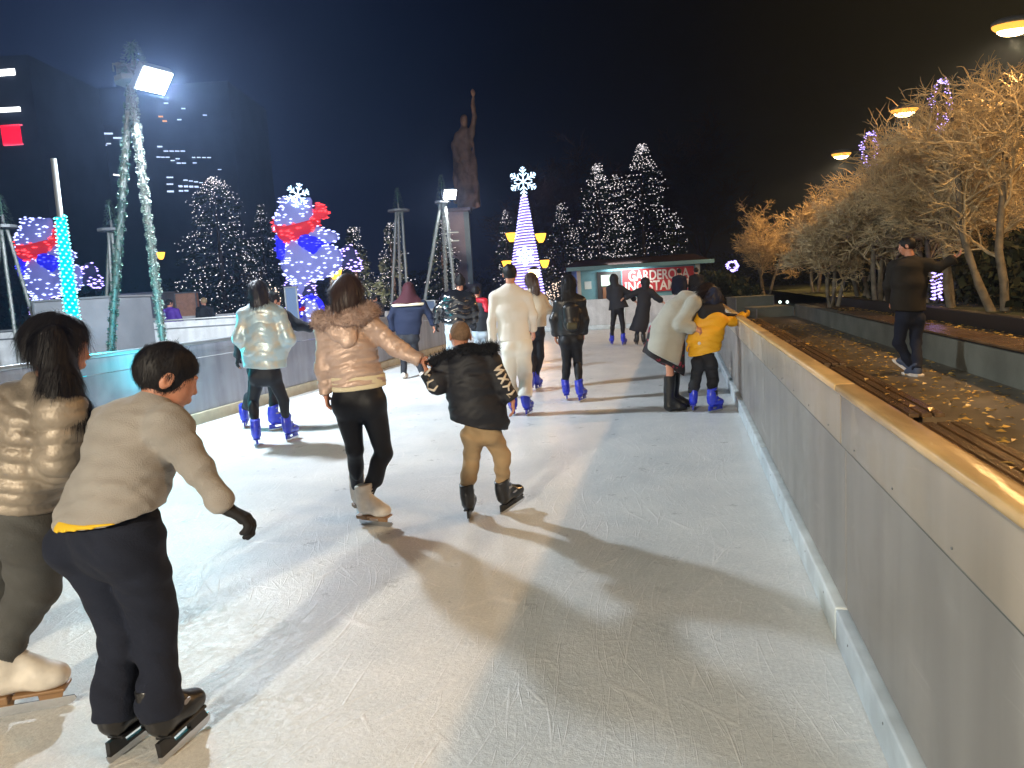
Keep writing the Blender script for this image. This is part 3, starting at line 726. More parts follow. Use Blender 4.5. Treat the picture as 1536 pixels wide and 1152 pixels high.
# P9 ------------------------------------------------ red scarf
p = person('child with bright red scarf and dark coat, between glossy puffer and man in white', (722, 558), 1.5, dict(
    res=.014, hres=.010, by=10, head=(714, 438, .02), face=(10, -5), neck=(717, 448),
    sh=[(708, 457, 0), (732, 458, 0)], el=[(704, 474, 0), (738, 476, 0)], wr=[(708, 490, .05), (736, 492, .02)],
    torso=[(718, 451, 8, .06), (720, 458, 15, .1), (721, 475, 16, .12), (722, 496, 16, .12)],
    hip=[(716, 502, 0), (727, 502, 0)], hipw=14, kn=[(716, 528, .02), (728, 528, .02)],
    feet=[(715, 560, 0, 0, 0, 0), (730, 557, 8, 0, 0, 0)], leg=(.07, .055, .05), trousers='light_jeans', boot='blue', jacket='black_puffer', arm=(.06, .055, .045), gloves='glove_black',
    hair='short', hair_m='hair_black'))
J = p['J']; g = wrinkle(union([ecap(J((712, 450, -.06)), J((726, 451, -.08)), .05, .05), ecap(J((726, 451, -.08)), J((732, 466, -.13)), (.06, .05), (.035, .03))], .03), .006, 30, 2)
sdfobj('scarf', g, .012, MT['red_cloth'], p['root'])
# P10 ----------------------------------------------- man in white
p = person('man in a thin white sweater and white trousers with blue skates', (783, 622), 1.78, dict(
    res=.010, hres=.0075, by=0, head=(765, 411, .02), face=(12, -4), hs=.98, neck=(766, 429),
    sh=[(742, 446, 0), (790, 446, 0)], el=[(737, 482, 0), (800, 472, .02)], wr=[(739, 513, .04), (800, 496, .12)],
    torso=[(766, 432, 13, .06), (766, 444, 26, .095), (767, 466, 26, .115), (770, 492, 22, .105), (773, 510, 25, .115)], hemn=(0, 0, -1),
    hip=[(765, 522, 0), (783, 521, 0)], hipw=25, kn=[(763, 563, .03), (788, 565, .04)],
    feet=[(770, 622, -8, 0, 0, 0), (794, 622, 18, 2, 6, 0)], leg=(.105, .088, .078), trousers='white_cotton', twr=(.007, 18), boot='blue', fs=1.0, jacket='white_knit', jname='sweater', arm=(.064, .052, .04), jwr=(.005, 14), collar=.045,
    hair='crop', hair_m='hair_black'))
# P11 ----------------------------------------------- cream coat woman
p = person('long brown haired woman in a cream jacket reaching out, beside the man in white', (806, 585), 1.66, dict(
    res=.012, hres=.009, by=10, head=(797, 421, .02), face=(30, -4), neck=(799, 434),
    sh=[(786, 449, 0), (812, 448, 0)], el=[(785, 468, .05), (822, 464, .0)], wr=[(790, 486, .1), (836, 470, .0)],
    torso=[(799, 437, 9, .06), (800, 447, 17, .1), (803, 466, 18, .12), (804, 490, 15, .12)],
    hip=[(798, 500, 0), (808, 500, 0)], hipw=15, kn=[(800, 535, .02), (810, 535, .02)],
    feet=[(797, 588, 0, 0, 0, 0), (808, 584, 22, 0, 5, 0)], leg=(.082, .062, .055), trousers='dark_cloth', boot='blue', jacket='cream_coat', arm=(.07, .06, .05),
    hair='long', hair_m='hair_brown', hairpath=[(798, 422, -.02), (803, 436, -.06), (808, 448, -.05)], hairw=[.10, .07, .03], strands=(900, .1, .005, .1)))
# P12 ----------------------------------------------- leather jacket
p = person('long dark haired woman in a black leather jacket with a black backpack and blue skates', (862, 601), 1.68, dict(
    res=.011, hres=.008, by=0, head=(853, 426, .02), face=(-5, -4), neck=(854, 440),
    sh=[(838, 454, 0), (870, 453, 0)], el=[(831, 480, 0), (877, 480, 0)], wr=[(833, 503, .03), (875, 500, .05)],
    torso=[(854, 442, 9, .06), (854, 452, 20, .1), (855, 472, 22, .125), (857, 502, 20, .125)],
    hip=[(849, 512, 0), (864, 511, 0)], hipw=19, kn=[(850, 547, .02), (867, 546, .03)],
    feet=[(851, 600, 4, 0, 4, 0), (874, 602, 26, 0, 6, 0)], leg=(.086, .056, .044), trousers='legging', boot='blue', jacket='leather_jkt', arm=(.066, .058, .048), jwr=(.006, 22),
    hair='long', hair_m='hair_black', hairpath=[(853, 428, -.02), (852, 446, -.05)], hairw=[.10, .09], strands=(900, .1, .005, .1)))
J = p['J']; g = union([ecap(J((856, 462, -.16)), J((857, 486, -.16)), .105, .07), ecap(J((857, 484, -.19)), J((857, 492, -.19)), .085, .05)], .03)
bag = tag(sdfobj('backpack', wrinkle(g, .004, 20, 2), .010, MT['leather_black'], None), 'black leather backpack on the back of the woman in the leather jacket', 'backpack')
bag.location = p['root'].location; bag.rotation_euler = (0, 0, YAW)
sdfobj('pocket', union([ecap(J((852, 489, -.245)), J((864, 489, -.245)), .045, .018, (0, 0, 1))], .01), .010, MT['olive'], bag)
mb = MB()
for e in (-1, 1):
    mb.tube([J((856+e*7, 456, -.1)), J((856+e*10, 447, -.06)), J((856+e*11, 446, .03)), J((856+e*10, 456, .12))], .014, 6)
mb.build('strap', MT['leather_black'], bag, True)
# P13, P14 ------------------------------------------
p = person('person in a short flared dark coat and blue skates near the far wall', (926, 519), 1.70, dict(
    res=.016, hres=.011, by=15, head=(921, 419, .02), face=(20, -5), neck=(922, 427),
    sh=[(914, 433, 0), (932, 433, 0)], el=[(914, 445, .05), (943, 440, 0)], wr=[(920, 452, .15), (952, 450, 0)],
    torso=[(922, 428, 5, .06), (923, 433, 10, .1), (925, 446, 11, .13), (928, 463, 15, .15)],
    hip=[(922, 464, 0), (930, 464, 0)], hipw=10, kn=[(919, 486, .02), (934, 486, .02)],
    feet=[(918, 517, -5, 0, 0, 0), (936, 518, 30, 0, 0, 0)], leg=(.082, .056, .044), trousers='legging', boot='blue', jacket='dark_cloth', arm=(.075, .07, .055),
    hair='hood', hood_m='dark_cloth'))
p = person('person in a long black ankle-length coat with one arm stretched out near the far wall', (960, 518), 1.66, dict(
    res=.016, hres=.011, by=-5, head=(967, 424, .02), face=(-25, -5), neck=(967, 432),
    sh=[(957, 438, 0), (976, 438, 0)], el=[(947, 442, 0), (984, 446, 0)], wr=[(938, 446, 0), (992, 451, 0)],
    torso=[(967, 433, 5, .06), (966, 438, 11, .1), (966, 455, 10, .13), (962, 480, 12, .15), (956, 497, 13, .17)], hemn=(-.2, 0, -1),
    hip=[(960, 466, 0), (968, 466, 0)], hipw=9, kn=[(957, 488, .02), (964, 488, .02)],
    feet=[(955, 518, -5, 0, 0, 0), (966, 518, 20, 0, 0, 0)], leg=(.08, .056, .044), trousers='legging', boot='black', jacket='dark_cloth', jname='coat', arm=(.08, .075, .065),
    hair='hood', hood_m='dark_cloth'))
# P15 ----------------------------------------------- bending woman in beige coat
p = person('woman in long grey-beige coat and black boots bending over the yellow-jacketed child', (1008, 616), 1.66, dict(
    res=.0105, hres=.008, by=85, head=(1062, 441, -.02), face=(95, -40), neck=(1048, 446, -.02),
    sh=[(1036, 450, .16), (1040, 456, -.18)], el=[(1046, 490, .16), (1022, 486, -.22)], wr=[(1056, 500, .14), (1040, 492, -.25)],
    torso=[(1046, 446, 10, .075, 0), (1034, 454, 16, .15, 0), (1016, 472, 24, .18, 0), (1000, 500, 29, .20, 0), (992, 536, 36, .22, 0)], hemn=(-.50, 0, -.80),
    hip=[(1003, 520, .08), (1003, 520, -.08)], kn=[(1006, 566, .08), (1005, 566, -.06)],
    feet=[(1018, 612, 88, 0, 0, 0), (1011, 617, 86, 0, 0, 0)], leg=(.085, .058, .052), boot='knee', fs=1.05, jacket='beige_coat', jname='coat', arm=(.085, .075, .06), jwr=(.006, 12), collar=.06,
    hair='long', hair_m='hair_dbrown', hairpath=[(1058, 440, -.03), (1068, 440, -.08), (1080, 448, -.02)], hairw=[.10, .09, .05], strands=(1300, .14, .005, .15), curl=(.7, .7)))
J = p['J']
g = cutp(ecap(J((1000, 500)), J((992, 552)), (.20, .27), (.17, .22), A(1, 0, 0)), J((994, 545)), (-.55, 0, -.83))
sdfobj('skirt', wrinkle(g, .010, 18, 5, dirs=[(1, .6, .1)]*7), .011, MT['floral'], p['root'])
# P16 ----------------------------------------------- child in yellow
p = person('child in a yellow padded jacket with navy hood reaching for the rink wall', (1052, 617), 1.22, dict(
    res=.0095, hres=.0075, by=10, head=(1070, 446, .06), face=(25, -15), hs=.95, neck=(1066, 462, .02),
    sh=[(1050, 484, 0), (1082, 480, .02)], el=[(1042, 502, -.02), (1100, 482, .05)], wr=[(1034, 516, .04), (1117, 473, .10)],
    torso=[(1066, 466, 14, .07), (1066, 478, 22, .10), (1061, 500, 24, .125), (1056, 530, 23, .13)], hemn=(.18, 0, -1),
    hip=[(1048, 544, 0), (1066, 544, 0)], hipw=17, kn=[(1043, 568, .03), (1069, 570, .03)],
    feet=[(1039, 616, 12, 0, -4, 0), (1072, 618, 55, 0, 0, 0)], leg=(.075, .062, .058), trousers='dark_cloth', twr=(.007, 34), boot='blue', fs=.92, jacket='yellow', quilt=(.085, .012), arm=(.062, .056, .046),
    gloves='yellow', hair='hood', hood_m='navy', curl=(.5, .9)))
J = p['J']
g = wrinkle(ecap(J((1056, 470, -.03)), J((1078, 466, .0)), (.10, .09), (.07, .07), A(0, 0, 1)), .005, 20, 2); g = union([g, ecap(J((1078, 470)), J((1108, 474, .08)), (.035, .028), (.02, .02), A(0, 1, 0))], .03)
sdfobj('hood_drape', g, .010, MT['dark_cloth'], p['root'])
g = ell(J((1049, 515, -.128)), (.022, .006, .022)); sdfobj('badge', g, .006, MT['skate_white'], p['root'])
# P17 ----------------------------------------------- two people in front of the hut
def PJ(p):
    d = np.array(p, float)-CAM; z = d@_f; return CX+F*(d@_r2)/z, CY-F*(d@_u2)/z
def stander(label, b, h_, jm, hm_, group, by=0, res=.02, boot='blue', hood=False):
    b = np.array(b, float); q = h_/1.75
    def X(x, z, dy=0): return PJ(b+HR*x*q+HF*dy+A(0, 0, z*q))+(dy,)
    w = lambda m: m*F/depth(b)*q
    t = lambda z, hw, d: X(0, z)[:2]+(w(hw), d)
    return person(label, tuple(b), h_, dict(res=res, hres=res*.7, by=by, head=X(0, 1.63), face=(by, -4), neck=X(0, 1.49), sh=[X(-.17, 1.41), X(.17, 1.41)], el=[X(-.23, 1.15), X(.23, 1.15, .05)], wr=[X(-.2, .92, .1), X(.2, .92, .14)],
        torso=[t(1.47, .07, .06), t(1.41, .18, .11), t(1.15, .20, .13), t(.86, .20, .14)], hip=[X(-.09, .88), X(.09, .88)], hipw=w(.17), kn=[X(-.1, .48, .03), X(.1, .48, .03)],
        feet=[X(-.12, 0)[:2]+(by-8,), X(.12, 0)[:2]+(by+14,)], leg=(.09, .07, .06), trousers='dark_cloth', boot=boot, jacket=jm, arm=(.072, .062, .05), hair='hood' if hood else 'short', hood_m=jm, hair_m=hm_), group=group)
for (hx, hd, jm, lab) in ((1021, 26.6, 'navy', 'dark clothed person standing before the red banner, left of the pair'), (1046, 26.9, 'dark_cloth', 'dark clothed person standing before the hut corner post, right of the pair')):
    b = PT(hx, 480, hd); b[2] = .02; stander(lab, b, 1.86, jm, 'hair_black', 'people before the cloakroom hut', boot='sneaker')
# P18 ----------------------------------------------- man on the terrace
p = person('man in dark clothes and white-soled shoes walking along the benches beyond the wall', (1366, 560), 1.74, dict(
    res=.011, hres=.008, by=-10, head=(1360, 369, .02), face=(-55, -5), hs=1.0, neck=(1366, 388),
    sh=[(1342, 400, .05), (1390, 398, -.02)], el=[(1333, 428, .12), (1408, 402, -.08)], wr=[(1336, 452, .25), (1430, 388, -.12)],
    torso=[(1366, 390, 10, .07), (1365, 400, 27, .12), (1364, 425, 29, .145), (1362, 466, 27, .145)],
    hip=[(1354, 478, 0), (1374, 478, 0)], hipw=22, kn=[(1348, 514, .06), (1374, 514, -.02)],
    feet=[(1357, 553, -32, 34, 0, .05), (1372, 564, -10, 0, 0, 0)], leg=(.098, .07, .06), trousers='navy_cotton', twr=(.006, 24), boot='sneaker', fs=1.1, jacket='man_dark', arm=(.085, .07, .055), jwr=(.006, 14),
    hair='short', hair_m='hair_black'), zg=.05)
# P19 ----------------------------------------------- skaters in the far lane
for (hx, D, jm, hm_, lab, h_, by) in ((262, 21, 'purple', 'hair_black', 'far skater in a purple jacket behind the rails', 1.95, 40), (313, 22, 'dark_cloth', 'hair_blond', 'far skater with blond hair and a navy coat behind the rails', 1.95, -60),
        (153, 23, 'dark_cloth', 'hair_brown', 'brown haired skater whose head shows above the grey booth', 2.0, 200), (221, 27, 'dark_cloth', 'hair_dbrown', 'distant skater in dark clothes right of the leaning mast leg', 1.95, 0), (568, 23.0, 'dark_cloth', 'hair_black', 'dark clothed skater half hidden behind the fur collar', 1.7, 30)):
    b = PT(hx, 520, D); b[2] = 0.0
    stander(lab, b, h_*.93, jm, hm_, 'skaters in the far lane', by)
# ------------------------------------------------------------------ setting
XR, XL, YB = .59, -6.20, 24.5
def plane(name, x0, x1, y0, y1, z, m, kind='structure', sub=1):
    return meshobj(name, [(x0, y0, z), (x1, y0, z), (x1, y1, z), (x0, y1, z)], [(0, 1, 2, 3)], m, kind=kind)
def ice_mat():
    m = bpy.data.materials.new('ice'); m.use_nodes = True; nt = m.node_tree; N = nt.nodes; L = nt.links; p = N['Principled BSDF']
    tc = N.new('ShaderNodeTexCoord')
    def noise(sc, det=6, st=None, rough=.5, dist=0):
        n = N.new('ShaderNodeTexNoise'); n.inputs['Scale'].default_value = sc; n.inputs['Detail'].default_value = det; n.inputs['Roughness'].default_value = rough
        n.inputs['Distortion'].default_value = dist
        if st:
            mp = N.new('ShaderNodeMapping'); mp.inputs['Scale'].default_value = st[0]; mp.inputs['Rotation'].default_value = (0, 0, R(st[1])); L.new(tc.outputs['Object'], mp.inputs[0]); L.new(mp.outputs[0], n.inputs['Vector'])
        else: L.new(tc.outputs['Object'], n.inputs['Vector'])
        return n.outputs['Fac']
    def ramp(x, a, b, c0=(0, 0, 0, 1), c1=(1, 1, 1, 1)):
        r = N.new('ShaderNodeValToRGB'); r.color_ramp.elements[0].position = a; r.color_ramp.elements[1].position = b
        r.color_ramp.elements[0].color = c0; r.color_ramp.elements[1].color = c1; L.new(x, r.inputs[0]); return r.outputs[0]
    def math_(op, a, b):
        n = N.new('ShaderNodeMath'); n.operation = op
        for i, q in enumerate((a, b)):
            if isinstance(q, (int, float)): n.inputs[i].default_value = q
            else: L.new(q, n.inputs[i])
        return n.outputs[0]
    def scr(sc, ang, seed, width=.01, el=.14):
        # thin skate cuts: the cell borders of a long stretched voronoi, slightly bent
        mp = N.new('ShaderNodeMapping'); mp.inputs['Scale'].default_value = (sc, sc*el, 1); mp.inputs['Rotation'].default_value = (0, 0, R(ang)); mp.inputs['Location'].default_value = (seed*3.1, seed*7.7, 0)
        wn = N.new('ShaderNodeTexNoise'); wn.inputs['Scale'].default_value = .5; wn.inputs['Detail'].default_value = 0; L.new(tc.outputs['Object'], wn.inputs['Vector'])
        mx = N.new('ShaderNodeVectorMath'); mx.operation = 'MULTIPLY_ADD'; L.new(wn.outputs['Color'], mx.inputs[0]); mx.inputs[1].default_value = (1.2, 1.2, 0); L.new(tc.outputs['Object'], mx.inputs[2])
        L.new(mx.outputs[0], mp.inputs[0])
        n = N.new('ShaderNodeTexVoronoi'); n.feature = 'DISTANCE_TO_EDGE'; n.voronoi_dimensions = '2D'; n.inputs['Scale'].default_value = 1.0; L.new(mp.outputs[0], n.inputs['Vector'])
        ln = ramp(n.outputs['Distance'], width*.3, width, (1, 1, 1, 1), (0, 0, 0, 1))
        bk = ramp(noise(1.6+seed*.37, 3), .47, .60)
        return math_('MULTIPLY', ln, bk)
    s = scr(2.6, 12, 1)
    for i, (sc, an) in enumerate(((3.4, -35), (2.2, 62), (4.2, 100), (3.0, -75), (5.0, 30), (6.0, -10), (7.0, 75), (9.0, 15), (8.0, -50))): s = math_('MAXIMUM', s, scr(sc, an, i+2, .014))
    patch = ramp(noise(3.5, 5), .45, .72); s = math_('MULTIPLY', s, math_('ADD', math_('MULTIPLY', patch, .6), .4))
    snow = ramp(noise(26, 8, rough=.7), .50, .78); snow = math_('MULTIPLY', snow, math_('ADD', math_('MULTIPLY', ramp(noise(2.2, 4), .42, .62), .75), .25))
    fine = noise(160, 3)
    grain = ramp(noise(70, 6, rough=.75), .38, .66)
    base = ramp(noise(1.4, 9, rough=.68), .35, .65, (.70, .74, .75, 1), (.85, .87, .86, 1))
    mx = N.new('ShaderNodeMixRGB'); mx.inputs[2].default_value = (.93, .94, .93, 1); L.new(math_('MULTIPLY', math_('MAXIMUM', snow, s), .85), mx.inputs[0]); L.new(base, mx.inputs[1]); g2 = N.new('ShaderNodeMixRGB'); g2.blend_type = 'MULTIPLY'; g2.inputs[0].default_value = 1; L.new(mx.outputs[0], g2.inputs[1]); L.new(ramp(grain, 0, 1, (.84, .84, .85, 1), (1.06, 1.06, 1.06, 1)), g2.inputs[2]); L.new(g2.outputs[0], p.inputs['Base Color'])
    r = ramp(noise(5, 6), .3, .7, (.26, .26, .26, 1), (.40, .40, .40, 1)); r = math_('ADD', math_('MULTIPLY', r, 1.0), math_('MULTIPLY', snow, .3)); L.new(r, p.inputs['Roughness'])
    h = math_('ADD', math_('ADD', math_('MULTIPLY', fine, .35), math_('MULTIPLY', snow, .8)), math_('MULTIPLY', s, .6))
    h = math_('ADD', h, math_('MULTIPLY', noise(34, 8, rough=.7), 1.0))
    b = N.new('ShaderNodeBump'); b.inputs['Strength'].default_value = .6; b.inputs['Distance'].default_value = .006; L.new(h, b.inputs['Height']); L.new(b.outputs[0], p.inputs['Normal'])
    p.inputs['Specular IOR Level'].default_value = .4
    return m
MT['ice'] = ice_mat()
M_('asphalt', (.045, .042, .038), rough=.75, var=.3, vscale=3, bump=.6, bscale=120)
M_('paving', (.15, .13, .095), rough=.45, var=.25, vscale=2.5, bump=.35, bscale=60)
M_('grass', (.035, .05, .015), rough=.95, var=.4, vscale=2, bump=1.0, bscale=50)
M_('mat_dark', (.03, .035, .04), rough=.85, var=.2)
def panel_mat(name, c, rough=.35, st=(2, 2, .25), var=.12, bump=.05, scuff=.8):
    return mat(name, c, rough=rough, var=var, vscale=2.2, bump=bump, bscale=6, stretch=st, spec=.45, scuff=scuff)
MT['panel'] = panel_mat('panel', (.26, .245, .225), .40)
MT['band'] = panel_mat('band', (.37, .315, .25), .28, scuff=.5)
MT['cap'] = mat('cap', (.78, .50, .20), rough=.22, var=.2, vscale=9, bump=.25, bscale=25, stretch=(1, .3, 1), spec=.6)  # gold base colour holds the street lamps' warm reflection
MT['kick'] = mat('kick', (.56, .64, .68), rough=.4, var=.15, vscale=6, bump=.1, bscale=40, scuff=.5)
MT['kick_cream'] = mat('kick_cream', (.50, .46, .34), rough=.45, var=.1, vscale=6)
MT['panel_left'] = panel_mat('panel_left', (.26, .28, .34), .30, var=.22)
MT['panel_white'] = panel_mat('panel_white', (.55, .56, .57), .45)
M_('rail', (.30, .32, .34), rough=.35, metal=.5)
M_('galv', (.35, .37, .38), rough=.4, metal=.7, var=.15)
M_('screw', (.18, .2, .22), rough=.4, metal=.6)
M_('joint_dark', (.10, .11, .10), rough=.8, var=.3)  # dark tone of the strip along the panel joint

plane('ground', -160, 160, -60, 220, -.03, MT['asphalt'])
plane('ice', -34, XR+.03, -9, YB+.02, 0.0, MT['ice'])

# ---- right-hand rink wall
wall = empty('rink_wall', (XR, 0, 0), label='long grey panel wall along the right side of the ice with a pale capping', cat='wall')
y = -6.0; nxt = [-6.0, -3.2, -.38, 2.46+.57]
edges = [-6.0, -3.0, .06, 3.05, 6.05, 9.05, 12.05, 15.05, 18.05, 21.05, YB-.02]
for a, b in zip(edges[:-1], edges[1:]):
    m = MB(); m.box((.028, (a+b)/2, .48), (.030, b-a-.010, .66), bev=.003); m.build('wall_panel', MT['panel'], wall)
    m = MB(); m.box((.018, (a+b)/2, .925), (.046, b-a-.008, .215), bev=.008); m.build('upper_board', MT['band'], wall, True)
    m = MB(); m.box((.002, (a+b)/2, .0725), (.062, b-a-.014, .145), bev=.010)
    m.build('kick_board', MT['kick'], wall, True)
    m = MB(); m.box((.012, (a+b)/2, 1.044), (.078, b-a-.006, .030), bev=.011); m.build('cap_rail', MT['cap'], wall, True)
    m = MB()
    for yy in np.arange(a+.25, b-.1, .5):
        m.tube([(-.028, yy, .105), (-.031, yy, .105)], .0045, 8); m.tube([(-.005, yy, .85), (-.008, yy, .85)], .0035, 8); 
    m.build('screws', MT['screw'], wall)
    m = MB(); m.box((.024, (a+b)/2, .812), (.040, b-a-.02, .010)); m.build('joint_strip', MT['joint_dark'], wall)
m = MB()
for yy in edges: m.box((.085, yy+.03, .5), (.05, .05, 1.0))
m.box((.085, 9.2, .6), (.03, 30, .04)); m.build('wall_post', MT['galv'], wall)

# ---- left-hand (island) wall
lw = empty('rink_wall', (XL, 0, 0), label='grey panel wall on the left of the ice with a cream kick board, lit cyan near the glowing pole', cat='wall')
el_ = [-2.0, .4, 2.8, 5.2, 7.6, 10.0, 12.4, 14.8, 17.2, 19.6]
for i, (a, b) in enumerate(zip(el_[:-1], el_[1:])):
    m = MB(); m.box((-.030, (a+b)/2, .50), (.030, b-a-.012, .70), bev=.003); m.build('wall_panel', MT['panel_left'], lw)
    m = MB(); m.box((-.026, (a+b)/2, .945), (.036, b-a-.010, .17), bev=.005); m.build('upper_board', MT['panel_left'], lw, True)
    m = MB(); m.box((-.002, (a+b)/2, .075), (.062, b-a-.008, .15), bev=.010); m.build('kick_board', MT['kick_cream'], lw, True)
    m = MB(); m.box((-.04, (a+b)/2, 1.055), (.11, b-a-.006, .045), bev=.010); m.build('cap_rail', MT['rail'], lw, True)
m = MB()
for yy in el_: m.box((-.085, yy, .5), (.05, .05, 1.0))
m.build('wall_post', MT['galv'], lw)
plane('island_mat', -13.2, XL-.05, -2.0, 17.0, .004, MT['mat_dark'])

def barrier(name, label, p0, p1, h, m1, th=.05, step=2.0, rail=True, kick=True, band=0):
    p0 = np.array(p0, float); p1 = np.array(p1, float); L = np.linalg.norm(p1-p0); d = (p1-p0)/L; an = math.atan2(d[1], d[0])
    root = empty(name, (p0[0], p0[1], 0), an, label=label, cat='barrier')
    n = max(1, round(L/step)); 
    for i in range(n):
        x0 = L*i/n; x1 = L*(i+1)/n; z0 = .16 if kick else .02
        m = MB(); m.box(((x0+x1)/2, 0, (z0+h-.06)/2), (x1-x0-.012, th*.6, h-.06-z0), bev=.003); m.build('wall_panel', m1, root)
        if rail: m = MB(); m.box(((x0+x1)/2, 0, h-.02), (x1-x0-.005, th*1.6, .045), bev=.008); m.build('cap_rail', MT['rail'], root, True)
        if kick: m = MB(); m.box(((x0+x1)/2, -.012, .08), (x1-x0-.008, th, .15), bev=.008); m.build('kick_board', MT['kick'], root, True)
        if band: m = MB(); m.box(((x0+x1)/2, 0, h-band), (x1-x0-.005, th*1.5, .03), bev=.004); m.build('mid_rail', MT['screw'], root)
        m = MB(); m.box((x0, 0, h/2), (.07, th*1.9, h+.01), bev=.006); m.build('post', MT['galv'], root)
    return root
barrier('end_barrier', 'white panel barrier across the far end of the ice below the hut', (-9.2, YB), (XR-.02, YB), 1.06, MT['panel_white'], step=2.4, rail=False)
barrier('end_barrier', 'grey panel barrier curving off behind the maroon hooded skater', (-11.5, 20.6), (-9.25, YB-.05), 1.08, MT['panel_white'], step=1.5, rail=False)
a = PT(-60, 520, 17.5); b = PT(362, 500, 18.5)
barrier('rail_barrier', 'grey barrier with twin dark rails and posts across the island behind the mast', (a[0], a[1]), (b[0], b[1]), 1.27, MT['panel_white'], step=3.0, band=.22)
a = PT(180, 520, 25.0); b = PT(420, 500, 26)
barrier('outer_barrier', 'low white barrier on the outer edge of the far lane', (a[0], a[1]), (b[0], b[1]), 1.32, MT['panel_white'], step=2.4, rail=False)

def cbox(mb, px0, px1, y0, y1, D, th, zb=None):
    a_ = PT(px0, y1, D); b_ = PT(px1, y0, D)
    return a_, b_
def booth(name, label, px0, px1, ytop, D, th, m1, trimm, cat, extra=None, rot=0):
    c = PT((px0+px1)/2, ytop, D); w = (px1-px0)/F*D; H_ = c[2]
    root = empty(name, (c[0], c[1], 0), YAW+R(rot), label=label, cat=cat)
    m = MB(); m.box((0, th/2, H_/2), (w, th, H_), bev=.02); m.build('wall', m1, root)
    m = MB(); m.box((0, th/2, H_+.02), (w+.06, th+.06, .045), bev=.01); m.build('top_trim', trimm, root)
    m = MB()
    for t in np.linspace(-w/2, w/2, max(2, round(w/1.0)+1)): m.box((t, -.012, H_/2), (.04, .03, H_-.01))
    m.build('frame', MT['galv'], root)
    return root, w, H_
M_('booth_grey', (.22, .23, .25), rough=.6, var=.1, vscale=2)
M_('booth_dark', (.03, .035, .04), rough=.3)
M_('booth_orange', (.55, .30, .20), rough=.7, var=.1)
booth('control_booth', 'tall grey panelled booth behind the glowing cyan pole', 44, 170, 450, 16.0, 1.4, MT['booth_grey'], MT['rail'], 'booth', rot=-8)
r_, w_, h_ = booth('ticket_kiosk', 'grey kiosk with a dark window between the two mast legs', 172, 236, 441, 28.5, 1.5, MT['booth_grey'], MT['rail'], 'kiosk')
m = MB(); m.box((-.15, -.03, h_-.55), (.85, .04, .62), bev=.01); m.build('window', MT['booth_dark'], r_)
booth('canvas_screen', 'orange canvas screen behind the far skaters', 262, 293, 440, 28.5, .25, MT['booth_orange'], MT['rail'], 'screen')  # orange is the panel's own base colour
M_('booth_blue', (.16, .24, .40), rough=.6)
booth('info_panel', 'pale blue upright panel beside the seated light bear', 427, 444, 432, 21.5, .12, MT['booth_blue'], MT['rail'], 'panel')
booth('info_panel', 'pale blue upright panel to the right of the maroon hood', 632, 652, 452, 26.5, .12, MT['booth_blue'], MT['rail'], 'panel')

# ---- terrace on the right
ZT = .05
plane('terrace_paving', XR+.16, 3.66, -8, 27, ZT-.002, MT['paving'])
M_('concrete_green', (.17, .18, .145), rough=.8, var=.2, vscale=1.5, bump=.4, bscale=40)
M_('wood_slat', (.16, .095, .045), rough=.24, var=.35, vscale=5, bump=.3, bscale=40, stretch=(4, .4, 4), spec=.6)
M_('metal_dark', (.02, .02, .02), rough=.5, metal=.4)
M_('soil', (.06, .045, .025), rough=.9, var=.4, vscale=6, bump=1, bscale=40)
rw = empty('retaining_wall', (3.63, 0, 0), label='low grey-green concrete retaining wall beyond the walking man', cat='wall')
for i, (a, b) in enumerate(((-6, 1.5), (1.51, 7.5), (7.51, 13.5), (13.51, 19.5), (19.51, 26.3))):
    m = MB(); m.box((.15, (a+b)/2, .23), (.30, b-a, .42), bev=.012); m.build('block', MT['concrete_green'], rw)
plane('planter_soil', 3.93, 4.62, -6, 26.2, .42, MT['soil'])
m = MB(); m.box((0, 10.1, .35), (.22, 32.4, .62), bev=.02)
k = m.build('planter_kerb', MT['metal_dark'], None, label='dark kerb edge holding back the lawn above the upper slats', cat='kerb'); k.location = (4.74, 0, 0)
plane('lawn', 4.84, 60, -20, 60, .56, MT['grass'])
def bench(loc, L, n, w, z, label, group, legs=True):
    r = empty('slatted_bench', loc, 0, label=label, cat='bench', group=group)
    for i in range(n):
        m = MB(); m.box((w*(i+.5)/n, L/2, z), (w/n-.016, L, .028), bev=.005); s_ = m.build('slat', MT['wood_slat'], r)
        s_.rotation_euler = (0, 0, random.uniform(-.0015, .0015))
    for yy in (.35, L/2, L-.35):
        if legs:
            m = MB(); m.box((w/2, yy, z-.032), (w, .06, .036)); m.box((.09, yy, (z-.05)/2), (.06, .06, z-.05)); m.box((w-.09, yy, (z-.05)/2), (.06, .06, z-.05)); m.build('leg', MT['metal_dark'], r)
    return r
for y0, w_ in ((-.55, 'nearest slatted bench along the outside of the rink wall, at the frame edge'), (2.4, 'second slatted bench outside the rink wall, nearest the bottom right corner'), (5.6, 'third slatted bench outside the rink wall, beside the walking man'), (8.8, 'fourth slatted bench outside the rink wall, littered with leaves'), (12.0, 'fifth slatted bench outside the wall, near the yellow sleeve'), (15.2, 'farthest slatted bench, in shade near the end of the wall')):
    bench((1.10, y0, ZT), 2.9, 8, .66, .40, w_, 'slatted benches outside the rink wall')
for y0, w_ in ((2.2, 'long slat seat on the retaining wall, at the right edge of the view'), (7.9, 'long slat seat on the retaining wall, behind the walking man'), (13.6, 'long slat seat on the retaining wall, farthest back')):
    r = bench((3.60, y0, .44), 5.5, 6, .50, .045, w_, 'slat seats on the retaining wall', legs=False)
    m = MB(); m.box((.25, 2.75, .012), (.4, 5.3, .02)); m.build('batten', MT['metal_dark'], r)
